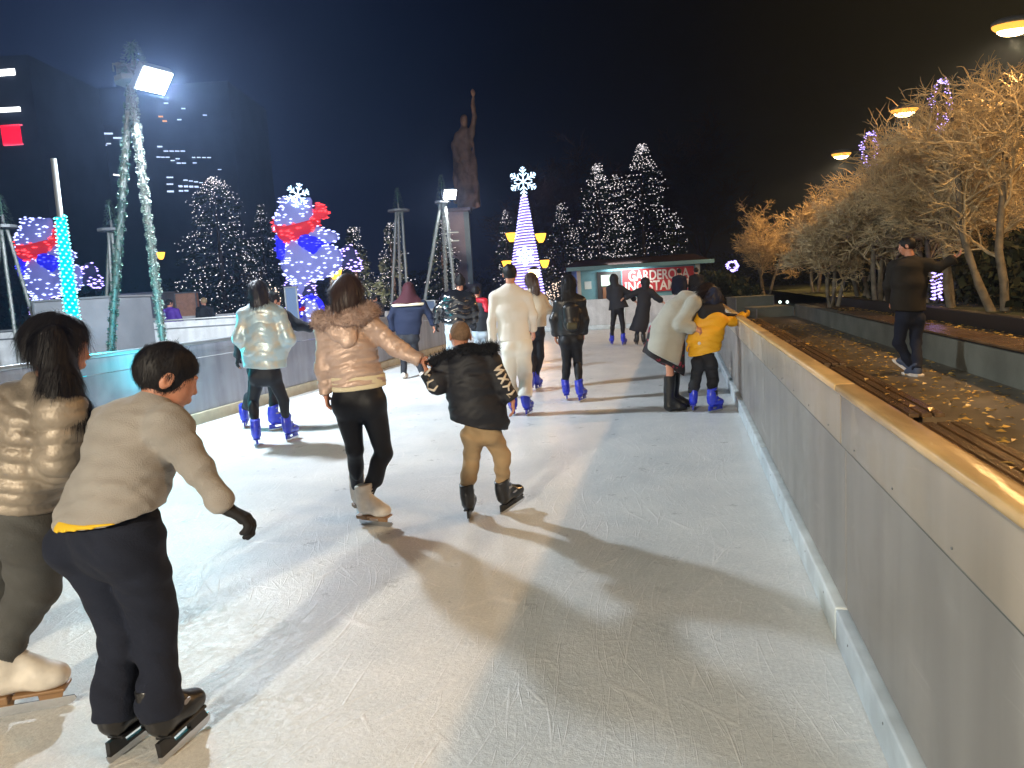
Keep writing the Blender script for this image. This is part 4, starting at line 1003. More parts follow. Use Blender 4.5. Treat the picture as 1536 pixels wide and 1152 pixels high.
# tall side of benches: kerb between wall and bench
m = MB(); m.box((0, 9, .02), (.16, 34, .15), bev=.01); kk = m.build('channel_kerb', MT['concrete_green'], None, label='narrow concrete kerb running between the rink wall and the benches', cat='kerb'); kk.location = (.93, 0, 0)
# far blocks beyond the path
for (px0, px1, yt, D, H_, lab) in ((1104, 1160, 446, 27.5, 1.0, 'pale concrete block past the end of the walled path'), (1135, 1190, 462, 24.8, .6, 'low concrete step below the pale block')):
    c = PT((px0+px1)/2, yt, D); r, w__, h__ = booth('concrete_block', lab, px0, px1, yt, D, 1.2, MT['concrete_green'], MT['concrete_green'], 'block')
# leaves
M_('leaf', (.62, .40, .09), rough=.38, var=.4, vscale=2, spec=.6)
nl = 2400; VV = []; FF = []
rg = np.random.default_rng(3)
for i in range(nl):
    z_ = None
    t = rg.random()
    if t < .55: c = A(rg.uniform(1.8, 3.55), rg.uniform(2.2, 22), ZT+.008)
    elif t < .59: c = A(rg.uniform(1.12, 1.74), rg.uniform(2.5, 18), ZT+.425)
    elif t < .9: c = A(rg.uniform(3.95, 4.6), rg.uniform(4, 22), .43)
    else: c = A(rg.uniform(4.9, 7.5), rg.uniform(5, 24), .57)
    s_ = rg.uniform(.018, .045); an = rg.uniform(0, 6.28); tl = rg.uniform(-.35, .35)
    u_ = A(math.cos(an), math.sin(an), tl*.5)*s_; v_ = A(-math.sin(an), math.cos(an), rg.uniform(-.4, .4))*s_*.6
    up = A(0, 0, s_*.35); n0 = len(VV)
    VV += [c-u_, c-u_*.2+v_+up, c+u_+up*.4, c-u_*.2-v_+up*.8, c+up*.2]; FF += [(n0, n0+4, n0+1), (n0+1, n0+4, n0+2), (n0+2, n0+4, n0+3), (n0+3, n0+4, n0)]
meshobj('fallen_leaves', VV, FF, MT['leaf'], label='yellow fallen leaves scattered over the path and benches', cat='leaves', kind='stuff')

# ------------------------------------------------------------------ light masts
M_('tinsel', (.55, .62, .56), rough=.35, metal=.35, var=.2)
M_('tinsel_green', (.10, .20, .16), rough=.35, metal=.35)
M_('pole_grey', (.30, .31, .30), rough=.5, metal=.3)
M_('housing', (.16, .17, .18), rough=.5)
def tinsel(mb, pts, rad, n, leaf=.045, seed=0):
    rg = np.random.default_rng(seed); pts = [np.array(p, float) for p in pts]
    seg = [np.linalg.norm(pts[i+1]-pts[i]) for i in range(len(pts)-1)]; cum = np.r_[0, np.cumsum(seg)]; V = []; Fc = []
    for i in range(n):
        s_ = rg.random()*cum[-1]; j = min(len(seg)-1, int(np.searchsorted(cum, s_)-1)); t = (s_-cum[j])/seg[j]; c = pts[j]*(1-t)+pts[j+1]*t
        ax = nrm(pts[j+1]-pts[j]); a_ = nrm(np.cross(ax, (0, 1, .2))); b_ = np.cross(ax, a_)
        an = rg.random()*6.28; d = a_*math.cos(an)+b_*math.sin(an); ring = .5+.5*math.sin(s_*2*math.pi/.16+an)
        if rg.random() > .30+.7*ring: continue
        rr = rad*(1+.28*ring); p0 = c+d*rad*.6; p1 = c+d*rr+ax*rg.uniform(-.02, .02); w_ = nrm(np.cross(d, ax)+rg.normal(size=3)*.6)*.006
        q = len(V); V += [p0-w_, p0+w_, p1+w_, p1-w_]; Fc.append((q, q+1, q+2, q+3))
    mb.add(V, Fc)
def mast(label, D, top, feet, lamp=None, rad=.05, gar=('tinsel',), cone=None, n=2600, plate=.25, group='rink light masts', lampsize=(.42, .34)):
    t = PT(top[0], top[1], D); root = empty('light_mast', (t[0], t[1], 0), 0, label=label, cat='light mast', group=group)
    o = A(t[0], t[1], 0)
    for i, (fx, fy, dd) in enumerate(feet):
        q = PT(fx, fy, D+dd)
        # extend to the ground
        p = np.array(t)+(q-t)*((t[2])/(t[2]-q[2])); a_ = A(*(t-o)); a_ = a_+nrm(A(p[0]-t[0], p[1]-t[1], 0)+1e-6)*.07*plate/.25
        pts = [a_+(p-o-a_)*s_ for s_ in np.linspace(0, 1, 9)]
        for j_ in range(1, 8): pts[j_] = pts[j_]+A(math.sin(j_*2.1+i)*.004, 0, 0)
        mb = MB(); mb.tube(pts, rad*.75, 8); leg = mb.build('leg', MT['pole_grey'], root, True)
        mb = MB(); tinsel(mb, pts, rad, n, seed=i+3); g_ = gar[i % len(gar)]; mb.build('garland', MT[g_], leg)
        mb = MB(); mb.box(tuple(p-o+A(0, 0, .02)), (.2, .2, .03)); mb.build('foot_plate', MT['pole_grey'], leg)
    mb = MB(); z = t[2]; mb.tube([(0, 0, z-.03), (0, 0, z+.03)], plate, 10); mb.tube([(0, 0, z), (0, 0, z+.25)], .03, 8); mb.build('top_plate', MT['housing'], root)
    if cone:
        mb = MB(); rg = np.random.default_rng(2); hgt = cone
        for i in range(420):
            u_ = rg.random(); an = rg.random()*6.28; rr = .16*(1-u_)+.02; p0 = A(math.cos(an)*rr, math.sin(an)*rr, z+.05+hgt*u_); p1 = p0+A(math.cos(an)*.05, math.sin(an)*.05, rg.uniform(-.05, .02)); w_ = A(-math.sin(an), math.cos(an), 0)*.007
            mb.add([p0-w_, p0+w_, p1+w_, p1-w_], [(0, 1, 2, 3)])
        mb.tube([(0, 0, z), (0, 0, z+hgt)], .012, 6); mb.build('tinsel_tree', MT['tinsel_green'], root)
    return root, o, t
MT['flood'] = emis('flood', (.86, .93, 1.0), 60.0)
def floodlight(root, o, pos, aim, size, power, color, aim2=None, label_m='flood', lightsize=.3, vis=True):
    pos = np.array(pos, float); d = nrm(np.array(aim, float)-pos); q = Vector(d).to_track_quat('-Z', 'Y').to_matrix()
    Mx = np.array(q); mb = MB(); w, h_ = size
    mb.box(tuple(pos-o-d*.06), (w, h_, .09), M=Mx, bev=.012)
    for k_ in range(7): mb.box(tuple(pos-o-d*.115+Mx@A((k_-3)*w/8, 0, 0)), (.012, h_*.8, .05), M=Mx)
    mb.tube([tuple(pos-o-d*.06+Mx@A(-w/2-.03, 0, 0)), tuple(pos-o-d*.2+Mx@A(-w/2-.03, 0, 0)), tuple(pos-o-d*.2+Mx@A(w/2+.03, 0, 0)), tuple(pos-o-d*.06+Mx@A(w/2+.03, 0, 0))], .014, 6)
    fx = mb.build('floodlight', MT['housing'], root)
    mb = MB(); mb.box(tuple(pos-o-d*.006), (w*.9, h_*.88, .016), M=Mx); mb.build('lens', MT[label_m], fx)
    L = bpy.data.lights.new('flood_lamp', 'AREA'); L.shape = 'RECTANGLE'; L.size = w*.9; L.size_y = h_*.88; L.energy = power; L.color = color
    lo = bpy.data.objects.new('flood_lamp', L); COL.objects.link(lo); d2 = d if aim2 is None else nrm(np.array(aim2, float)-pos); lo.location = pos+d*.03; lo.rotation_euler = Vector(d2).to_track_quat('-Z', 'Y').to_euler(); return fx
COOL = (.80, .90, 1.0); WARM = (1.0, .56, .22)
D1 = 9.7
root, o, t = mast('tall mast of two leaning garland-wrapped legs with a blazing white floodlight', D1, (204, 122), [(247, 512, 0), (168, 525, .1)], gar=('tinsel', 'tinsel_green'), cone=.42, rad=.055, n=5600)
lp = PT(232, 122, D1-.35)
mb = MB(); mb.tube([(0, 0, t[2]+.02), tuple(lp-o+A(0, .15, .05))], .02, 6); mb.build('arm', MT['housing'], root)
floodlight(root, o, lp, lp+A(4.6, -1.2, -4.6), (.42, .32), 580, COOL, aim2=lp+A(1.6, -.5, -3.2))
lp_b = PT(192, 112, D1+.2); mb = MB(); mb.tube([(0, 0, t[2]+.02), tuple(lp_b-o+A(0, 0, -.05))], .02, 6); mb.build('arm', MT['housing'], root)
floodlight(root, o, lp_b, lp_b+A(-4, 5, -2.2), (.26, .2), 1500, COOL)
bpy.data.objects['flood_lamp.001'].name = 'far_lane_lamp'
mast1 = root; lamp1 = bpy.data.objects['flood_lamp']
root, o, t = mast('slim garland mast with a lit white floodlight left of the statue', 24, (664, 303), [(677, 408, 0), (646, 405, .3), (668, 402, 1.5)], gar=('tinsel', 'tinsel_green'), cone=.8, rad=.07, n=1800)
lp = PT(675, 292, 23.7); mb = MB(); mb.tube([(0, 0, t[2]+.02), tuple(lp-o+A(0, .1, .05))], .03, 6); mb.build('arm', MT['housing'], root)
floodlight(root, o, lp, lp+A(3.5, -4.5, -4), (.42, .34), 200, (.95, .97, 1.0), aim2=lp+A(.8, -1.0, -4))
mast('unlit garland mast with a round top plate between two bulb-covered trees', 25, (598, 316), [(606, 405, 0), (600, 408, .6), (592, 405, .2)], gar=('tinsel_green', 'tinsel'), cone=.7, rad=.06, n=1300, plate=.36)
mast('unlit garland mast at the left edge of the view', 16, (6, 340), [(25, 505, 0), (50, 482, .5), (-10, 480, .3)], gar=('tinsel_green',), cone=.6, rad=.045, n=1500)
mast('unlit garland mast just left of the leaning floodlight leg', 19, (168, 345), [(172, 470, 0), (180, 470, .5), (160, 470, .3)], gar=('tinsel_green',), cone=.7, rad=.045, n=1300, plate=.34)
# the same mast again further down the rink, behind the viewpoint
L2 = dup(mast1); L2.location = mast1.location+Vector((.2, -12.5, 0)); tag(L2, 'garland-wrapped floodlight mast further down the rink, behind the viewpoint')
l2 = lamp1.copy(); l2.data = lamp1.data.copy(); COL.objects.link(l2); l2.location = lamp1.location+Vector((.2, -12.5, 0)); l2.data.energy = 130; l2.data.color = (1.0, .86, .66)
fill_mast = dup(mast1); fill_mast.location = (-3.2, -9.5, 0); tag(fill_mast, 'unseen garland-wrapped mast added at the near end behind the viewpoint for warm fill')  # unseen extra mast, added to carry a warm fill lamp
fill_lamp = lamp1.copy(); fill_lamp.data = lamp1.data.copy(); COL.objects.link(fill_lamp); fill_lamp.location = (-3.0, -9.2, 5.2); fill_lamp.data.energy = 1600; fill_lamp.data.color = (1.0, .87, .66); fill_lamp.data.size = .6; fill_lamp.data.size_y = .6  # added fill light, lifts the shadows on the ice
fill_lamp.rotation_euler = Vector((2.5, 12, -5.0)).to_track_quat('-Z', 'Y').to_euler()
# ------------------------------------------------------------------ glowing pole
MT['cyan'] = emis('cyan', (.0, .62, .72), 1.5); MT['cyan_hot'] = emis('cyan_hot', (.25, 1.0, 1.0), 4.0)
D = 8.4; t = PT(80, 238, D); q = PT(109, 480, D); p = np.array(t)+(q-t)*(t[2]/(t[2]-q[2])); root = empty('lit_pole', (p[0], p[1], 0), 0, label='tall thin pole with its lower half wrapped in glowing cyan light rope', cat='light pole')
o = A(p[0], p[1], 0); mid = PT(85, 322, D)
mb = MB(); mb.tube([p-o, t-o], [.045, .030], 10); mb.build('pole', MT['pole_grey'], root, True)
V = []; n = 1500; turns = 58; cp = mid-o; cb = A(0, 0, .25)
mb = MB(); pts = []; 
for i in range(n):
    u_ = i/(n-1); s0_ = .35*np.linalg.norm(t-q)/np.linalg.norm(t-p); ss_ = s0_+(.95-s0_)*u_; c = (t-o)*(1-ss_)+(p-o)*ss_; r_ = .038+.040*u_; an = u_*turns*6.283; pts.append(c+A(math.cos(an)*r_, math.sin(an)*r_, 0))
mb.tube(pts, .021, 5); rp = mb.build('light_rope', MT['cyan'], root, True)
bulbs([pts[i]+A(0, 0, .0)+nrm(A(math.cos(i/(n-1)*turns*6.283), math.sin(i/(n-1)*turns*6.283), 0))*.018 for i in range(0, n, 4)], .012, 'bulbs', MT['cyan_hot'], root, kind='stuff')
L = bpy.data.lights.new('cyan_lamp', 'POINT'); L.energy = 85; L.color = (.0, .85, 1.0); L.shadow_soft_size = .3
lo = bpy.data.objects.new('cyan_lamp', L); COL.objects.link(lo); lo.location = tuple(PT(116, 500, D-.05)+HR*.16)
L = bpy.data.lights.new('cyan_lamp', 'POINT'); L.energy = 25; L.color = (.0, .85, 1.0); L.shadow_soft_size = .3
lo = bpy.data.objects.new('cyan_lamp', L); COL.objects.link(lo); lo.location = tuple(p+A(.75, .55, .85))

# ------------------------------------------------------------------ light bears
MT['bulb_white'] = emis('bulb_white', (.48, .54, 1.0), 3.6); MT['bulb_red'] = emis('bulb_red', (1.0, .05, .06), 3.2); MT['bulb_blue'] = emis('bulb_blue', (.05, .05, 1.0), 4.0)
MT['bulb_warm'] = emis('bulb_warm', (1.0, .78, .62), 2.6); MT['bulb_tree'] = emis('bulb_tree', (.95, .88, .90), 2.2); MT['bulb_violet'] = emis('bulb_violet', (.45, .35, 1.0), 4.0); MT['bulb_ice'] = emis('bulb_ice', (.55, .78, 1.0), 4.2)
M_('net_white', (.30, .31, .5), rough=.8, emit=(.05, .06, .50, 1), estr=.5, bump=.6, bscale=9)
M_('net_dim', (.02, .02, .05), rough=.8, emit=(.02, .02, .10, 1), estr=.6)
M_('net_red', (.5, .02, .03), rough=.8, emit=(.75, .01, .02, 1), estr=.5, bump=.6, bscale=9)
M_('net_blue', (.02, .02, .5), rough=.8, emit=(.01, .005, .8, 1), estr=.7, bump=.6, bscale=9)
def bear(D, mir, sc, ox, oy, label, withpup):
    b = PT(ox, oy, D); b[2] = 0; root = empty('light_bear', b, YAW, label=label, cat='light sculpture', group='glowing bear sculptures')
    pp = 1109.0/25.0                       # px per metre in the drawing
    def Q(x, y, dy=0): return A((x-462)/pp*mir, dy, (492-y)/pp)*sc
    def S(g, nm, mnet, mb_, nb, r=.035, par=None):
        V, Fc = surf(g, .07*sc); o_ = meshobj(nm, V, Fc, MT[mnet], par or root, True)
        rg = np.random.default_rng(len(nm)+nb); Np = normals(g, V); k_ = rg.choice(len(V), min(nb, len(V)), replace=False)
        bulbs(V[k_]+Np[k_]*.02, r*.72*rg.uniform(.7, 1.2, len(k_)), 'bulbs', MT[mb_], o_, sx=2.6, kind='stuff'); return o_
    e = lambda x, y, rx, ry, rz, dy=0: ell(Q(x, y, dy), (rx/pp*sc, ry/pp*sc, rz/pp*sc))
    S(union([e(462, 315, 25, 22, 27), e(450, 322, 20, 18, 20), e(446, 293, 7, 5, 7), e(480, 294, 6, 5, 6)], .12), 'head', 'net_white', 'bulb_white', 150)
    if withpup:
        mb = MB(); c = Q(471, 288, -.45)
        for k_ in range(6):
            an = k_*math.pi/3+.26; d = A(math.cos(an), 0, math.sin(an)); L_ = .36*sc; mb.tube([c, c+d*L_], .022, 6)
            for t_ in (.45, .75):
                for s_ in (-1, 1):
                    d2 = A(math.cos(an+s_*.9), 0, math.sin(an+s_*.9)); mb.tube([c+d*L_*t_, c+d*L_*t_+d2*L_*.3], .02, 5)
        mb.build('snowflake', MT['bulb_ice'], root)
    S(union([ecap(Q(434, 325, .0), Q(446, 338, -.35), .13*sc, .24*sc), ecap(Q(446, 338, -.35), Q(482, 331, -.25), .17*sc, .30*sc), ecap(Q(482, 330, -.2), Q(488, 320, 0), .15*sc, .2*sc)], .1), 'scarf', 'net_red', 'bulb_red', 80)
    S(union([ecap(Q(487, 318, -.1), Q(498, 306, -.1), (.10*sc, .24*sc), .12*sc), ell(Q(499, 312, -.1), (.15*sc, .12*sc, .17*sc))], .05), 'scarf_end', 'net_red', 'bulb_red', 40)
    S(union([e(462, 372, 27, 20, 30), ecap(Q(458, 380), Q(458, 408), (.50*sc, .30*sc), (.4*sc, .28*sc)), e(500, 374, 21, 16, 20, -.1), ecap(Q(465, 385), Q(495, 380), (.42*sc, .42*sc), (.35*sc, .35*sc))], .15), 'belly', 'net_white', 'bulb_white', 250)
    S(union([ecap(Q(440, 343, -.25), Q(439, 366, -.28), (.15*sc, .14*sc), (.16*sc, .14*sc)), ecap(Q(472, 347, -.30), Q(484, 360, -.30), (.24*sc, .16*sc), (.16*sc, .14*sc)), ecap(Q(485, 350, -.25), Q(498, 350, -.1), (.24*sc, .12*sc), .2*sc)], .08), 'vest', 'net_blue', 'bulb_blue', 60, r=.03)
    S(ecap(Q(484, 336, -.15), Q(512, 346, -.35), (.22*sc, .18*sc), (.2*sc, .16*sc)), 'arm', 'net_white', 'bulb_white', 55)
    S(union([e(528, 368, 10, 8, 13), e(537, 384, 8, 7, 10), e(520, 380, 6, 6, 8)], .1), 'tail', 'net_dim', 'bulb_violet', 60)
    for x in (447, 468):
        S(ecap(Q(x, 405), Q(x-2, 485), (.22*sc, .20*sc), (.22*sc, .2*sc)), 'leg', 'net_dim', 'bulb_violet', 90)
    return root, Q, S
bear(25.0, 1, 1.07, 462, 500, 'glowing bear of light bulbs with snowflake hat, red scarf and blue vest', True)
bear(26.5, 1, 1.08, 78, 500, 'glowing bear of light bulbs with red scarf at the left, behind the cyan pole', False)
D = 23.0; b = PT(468, 500, D); b[2] = 0; root = empty('light_penguin', b, YAW, label='small glowing penguin of white bulbs with a blue outline at the foot of the bear', cat='light sculpture')
g = union([ell((.0, 0, 1.30), (.28, .22, .26)), ell((.05, 0, .75), (.36, .28, .50))], .1); V, Fc = surf(g, .06); o_ = meshobj('body', V, Fc, MT['net_white'], root, True)
rg = np.random.default_rng(4); k_ = rg.choice(len(V), 90, replace=False); bulbs(V[k_]+normals(g, V[k_])*.02, .032, 'bulbs', MT['bulb_white'], o_, kind='stuff')
g = sub(union([ell((.02, .12, 1.30), (.42, .2, .40)), ell((.05, .12, .72), (.52, .24, .62))], .1), ell((.03, -.05, 1.0), (.28, .4, .62)), .03); V, Fc = surf(g, .06); o_ = meshobj('wing', V, Fc, MT['net_blue'], root, True)
k_ = rg.choice(len(V), 90, replace=False); bulbs(V[k_]+normals(g, V[k_])*.02, .032, 'bulbs', MT['bulb_blue'], o_, kind='stuff')
m = MB(); m.tube([(-.10, -.22, 1.30), (-.36, -.36, 1.24)], [.07, .02], 8); m.build('beak', MT['net_red'], root)

# ------------------------------------------------------------------ cone tree with snowflake
D = 33.0; b = PT(790, 483, D); top = PT(786, 294, D); b[2] = 0; root = empty('cone_tree', b, YAW, label='tall narrow cone of spiralling lavender lights topped by a big snowflake', cat='light sculpture')
Ht = top[2]; R0 = 1.02; dx = float((top-b)@HR)
M_('cone_net', (.22, .22, .38), rough=.7, emit=(.14, .10, .42, 1), estr=.45)
mb = MB(); mb.tube([(0, 0, 0), (dx*.5, 0, Ht*.5), (dx, 0, Ht)], [R0*.95, R0*.56, .10], 20); mb.build('cone', MT['cone_net'], root, True)
mb = MB(); n = 2400; turns = 44; pts = []
for i in range(n):
    u_ = i/(n-1); r_ = R0*(1-u_)+.12*u_; an = u_*turns*6.283; pts.append(A(dx*u_+math.cos(an)*r_, math.sin(an)*r_, Ht*u_))
mb.tube(pts[::2], .028, 4, caps=False); mb.build('light_rope', MT['bulb_violet'], root)
rg = np.random.default_rng(8); bulbs([pts[i]+A(0, 0, rg.uniform(-.03, .03)) for i in range(0, n, 4)], .024, 'bulbs', MT['bulb_white'], root, sx=1.8, kind='stuff')
def flake(mb, c, L_, th, side=A(1, 0, 0)):
    for k_ in range(6):
        an = k_*math.pi/3+math.pi/6*1.0; d = A(math.cos(an), 0, math.sin(an)); mb.tube([c, c+d*L_], th, 6)
        for t_, l_ in ((.35, .34), (.62, .30), (.85, .16)):
            for s_ in (-1, 1):
                d2 = A(math.cos(an+s_*.85), 0, math.sin(an+s_*.85)); mb.tube([c+d*L_*t_, c+d*L_*t_+d2*L_*l_], th*.85, 5)
mb = MB(); flake(mb, A(dx, 0, Ht+.62), .62, .026); mb.tube([(dx, 0, Ht-.05), (dx, 0, Ht+.2)], .04, 6); mb.build('snowflake', MT['bulb_ice'], root)
mb = MB(); flake(mb, A(dx*.4, -.72, PT(788, 385, D)[2]), .42, .035); mb.build('snowflake', MT['bulb_ice'], root)

# ------------------------------------------------------------------ warm lanterns
MT['amber'] = emis('amber', (1.0, .46, .04), 3.5); MT['amber_hot'] = emis('amber_hot', (1.0, .70, .30), 9.0)
def lantern(D, px, pys, label, hot=False, single=False):
    b = PT(px, 500, D); b[2] = 0; root = empty('park_lantern', b, YAW, label=label, cat='lantern', group='amber park lanterns')
    z = PT(px, pys[0][1], D)[2]
    mb = MB(); mb.tube([(0, 0, 0), (0, 0, .5), (0, 0, z-.1)], [.09, .06, .045], 8); mb.tube([(0, 0, 0), (0, 0, .3)], .14, 8); mb.build('post', MT['metal_dark'], root, True)
    for x, y in pys:
        q = PT(x, y, D)-b; X_ = float(q@HR); Z_ = q[2]; h_ = .24 if not hot else .24
        mb = MB(); mb.tube([(X_, 0, Z_-h_), (X_, 0, Z_-h_*.4), (X_, 0, Z_+h_*.7)], [.10, .19, .27 if not hot else .24], 8)
        gl = mb.build('lamp_glass', MT['amber_hot' if hot else 'amber'], root)
        mb = MB(); mb.tube([(X_, 0, Z_+h_*.72), (X_, 0, Z_+h_*1.25)], [.30, .05], 8); mb.build('cap', MT['metal_dark'], gl)
        if abs(X_) > .1:
            mb = MB(); mb.tube([(0, 0, Z_-.32), (X_*.6, 0, Z_-.42), (X_, 0, Z_-h_-.01)], .03, 6); mb.build('arm', MT['metal_dark'], root, True)
    return b
lantern(36, 789, [(767, 355), (811, 356)], 'upper pair of amber lanterns either side of the light cone')
lantern(41, 787, [(760, 396), (817, 395)], 'lower pair of amber lanterns either side of the light cone')
bl = lantern(30, 801, [(801, 411)], 'single bright amber globe at the foot of the light cone', hot=True)
bl2 = lantern(27, 503, [(503, 409)], 'amber lantern glowing beside the bear with the snowflake hat')
lantern(46, 246, [(241, 383)], 'tiny amber lantern glinting behind the bright mast leg')
for pos, e in ((PT(801, 411, 29.5), 160), (PT(503, 409, 26.5), 60)):
    L = bpy.data.lights.new('lantern_lamp', 'POINT'); L.energy = e; L.color = (1, .5, .15); L.shadow_soft_size = .25
    lo = bpy.data.objects.new('lantern_lamp', L); COL.objects.link(lo); lo.location = tuple(pos)

# ------------------------------------------------------------------ spruces with light strings
M_('needles', (.018, .035, .022), rough=.9, var=.5, vscale=1.2)
M_('needles_warm', (.05, .035, .02), rough=.9, var=.5, vscale=1.2)
M_('bark', (.05, .035, .025), rough=.95, bump=.6, bscale=20)
def spruce(D, px, ytop, hw, label, ndots=420, seed=0, lean=0, dot=.035, bm='bulb_tree', cols=7, nm='needles', tophot=True, flare=.72):
    t = PT(px, ytop, D); H_ = t[2]; b = A(t[0], t[1], 0); root = empty('spruce_tree', b, YAW, label=label, cat='tree', group='spruces hung with light strings')
    rg = np.random.default_rng(seed+100); Rb = hw/F*D
    mb = MB(); mb.tube([(0, 0, 0), (0, 0, H_*.5), (0, 0, H_*.96)], [.16, .10, .02], 7); mb.build('trunk', MT['bark'], root, True)
    n = 2600; V = []; Fc = []
    br = [(rg.random()*6.283, zz) for zz in np.linspace(.05, .97, 90)]
    def prof(z): return Rb*min(1.0, 1.12*(1-z)**flare)*(.84+.2*math.sin(z*23+seed))+.05
    for i in range(n):
        an, z = br[rg.integers(0, 90)]; an += rg.normal()*.14; r_ = prof(z)*(.15+.9*rg.random()**.6); zz = z*H_-r_*.32+rg.normal()*.08
        c = A(math.cos(an)*r_, math.sin(an)*r_, max(.1, zz)); d = nrm(A(math.cos(an), math.sin(an), rg.uniform(-.7, .1))); s_ = nrm(np.cross(d, rg.normal(size=3)))
        l_ = rg.uniform(.18, .42)*(.6+.5*(1-z)); w_ = l_*.22; q = len(V); V += [c-d*l_*.4-s_*w_*.3, c-s_*w_, c+d*l_*.7, c+s_*w_]; Fc.append((q, q+1, q+2, q+3))
    meshobj('crown', V, Fc, MT[nm], root)
    P = []
    # strings fall from the tip along the crown
    for k_ in range(cols*2):
        an = rg.random()*6.283; z = 1.0; m_ = int(ndots*.42/(cols*2)); 
        for i in range(m_):
            u_ = (i+rg.random()*.7)/m_; z = 1-u_**.85*.97; a2 = an+.25*math.sin(u_*9+k_); r_ = prof(z)*rg.uniform(.88, 1.12)
            P.append(A(math.cos(a2)*r_, math.sin(a2)*r_, z*H_))
    for i in range(int(ndots*.16)):
        z = 1-rg.random()**.7*.9; an = rg.random()*6.283; r_ = prof(z)*rg.uniform(.8, 1.1); P.append(A(math.cos(an)*r_, math.sin(an)*r_, z*H_))
    if tophot:
        for i in range(int(ndots*.09)):
            z = 1-rg.random()*.16; an = rg.random()*6.283; r_ = prof(z)*rg.uniform(.3, 1.2); P.append(A(math.cos(an)*r_, math.sin(an)*r_, z*H_))
    P = np.array(P)
    P = np.concatenate([P, P[rg.random(len(P)) < .4]+A(.24, 0, .01)]) if D > 30 else P
    bulbs(P, dot*.58*rg.uniform(.5, 1.3, len(P)), 'light_net', MT[bm], root, sx=1.3, kind='stuff')
    return root
spruce(38, 318, 265, 74, 'large spruce hung with dense bulb strings right of the bright mast', 980, 1, dot=.036, cols=11, flare=.52)
spruce(46, 388, 306, 30, 'narrow spruce with sparse bulbs between the large spruce and the bear', 240, 2, dot=.034)
spruce(40, 362, 372, 52, 'low brownish shrub-like spruce dotted with bulbs left of the bear', 420, 3, dot=.028, nm='needles_warm', tophot=False)
spruce(44, 528, 338, 42, 'spruce with scattered bulbs right behind the bear', 330, 4, dot=.035)
spruce(44, 584, 334, 33, 'slim spruce with bulbs behind the unlit mast', 360, 5, dot=.034)
spruce(44, 660, 330, 34, 'slim spruce with bulbs behind the second floodlight mast', 330, 6, dot=.032)
spruce(48, 757, 315, 26, 'small spruce with fine bulbs left of the light cone', 260, 7, dot=.034)
spruce(46, 893, 246, 62, 'tall spruce with bulb strings right of the light cone, nearer of two', 820, 8, dot=.036, cols=9)
spruce(48, 960, 216, 74, 'tallest spruce with a bright bulb cluster at its tip behind the hut', 950, 9, dot=.038, cols=9)
spruce(50, 840, 305, 40, 'shorter spruce with bulbs at the left foot of the tall pair', 330, 10, dot=.034)
spruce(50, 920, 262, 30, 'slender spruce tip with bulbs between the two tall spruces', 260, 13, dot=.034)
spruce(50, 1010, 320, 34, 'spruce with violet bulbs behind the right end of the hut', 230, 11, dot=.036, bm='bulb_violet' if False else 'bulb_tree')
for (px, py, D, r_, n, lab, bm) in ((412, 452, 34, .45, 260, 'small bush covered in warm white bulbs beside the pale blue jacket', 'bulb_warm'), (842, 440, 40, .85, 420, 'glowing bush of pink-white bulbs left of the hut', 'bulb_warm')):
    b = PT(px, 480, D); zc = PT(px, py-4, D)[2]; b[2] = 0; root = empty('lit_bush', b, YAW, label=lab, cat='bush'); rg = np.random.default_rng(n)
    P = rg.normal(size=(n, 3)); P /= np.linalg.norm(P, axis=1)[:, None]; P = P*rg.uniform(.5, 1, n)[:, None]**.5*A(r_, r_, max(.9, zc*.7))+A(0, 0, zc*.72); P = P[P[:, 2] > .05]
    V = []; Fc = []
    for c in P:
        for q_ in range(3):
            d = rg.normal(size=3)*.10; e_ = rg.normal(size=3)*.06; q = len(V); V += [c, c+d, c+d+e_, c+e_]; Fc.append((q, q+1, q+2, q+3))
    meshobj('foliage', V, Fc, MT['needles'], root); bulbs(P, .032, 'bulbs', MT[bm], root, sx=1.3, kind='stuff')

# ------------------------------------------------------------------ statue on its pedestal
M_('bronze', (.30, .19, .12), rough=.6, metal=.15, var=.3, vscale=1.5)
M_('stone_violet', (.27, .27, .33), rough=.6, var=.15, vscale=.8)
M_('stone_blue', (.16, .26, .32), rough=.4, var=.15, vscale=.8)
MT['win_plq'] = emis('win_plq', (.8, .8, .7), .7)
D = 50.0; b = PT(697, 520, D); b[2] = 0; pz = PT(700, 318, D)[2]; root = empty('monument', b, YAW, label='tall dark statue of a standing figure raising one arm, on a high stone pedestal', cat='monument')
def Sx(px, py, dy=0): q = PT(px, py, D)-b; return A(float(q@HR), dy, q[2])
w = 46/F*D
m = MB(); m.box((.0, 0, pz/2), (w*.86, w*.9, pz), bev=.05); m.box((-w*.0, 0, 1.0), (w*1.3, w*1.3, 2.0), bev=.06); m.box((0, 0, pz+.1), (w*1.0, w*1.0, .22), bev=.05); m.build('pedestal', MT['stone_violet'], root)
m = MB(); m.box((w*.36, -w*.47, pz*.5+.4), (w*.16, .1, pz-1.0)); m.build('blue_panel', MT['stone_blue'], root)
for z_ in (.80, .72):
    m = MB(); m.box((-.1, -w*.46-.03, pz*z_), (.55, .06, .07)); m.build('lit_plaque', MT['win_plq'], root)
e_ = lambda x, y, rx, ry, rz, dy=0: ell(Sx(x, y, dy), (rx, ry, rz))
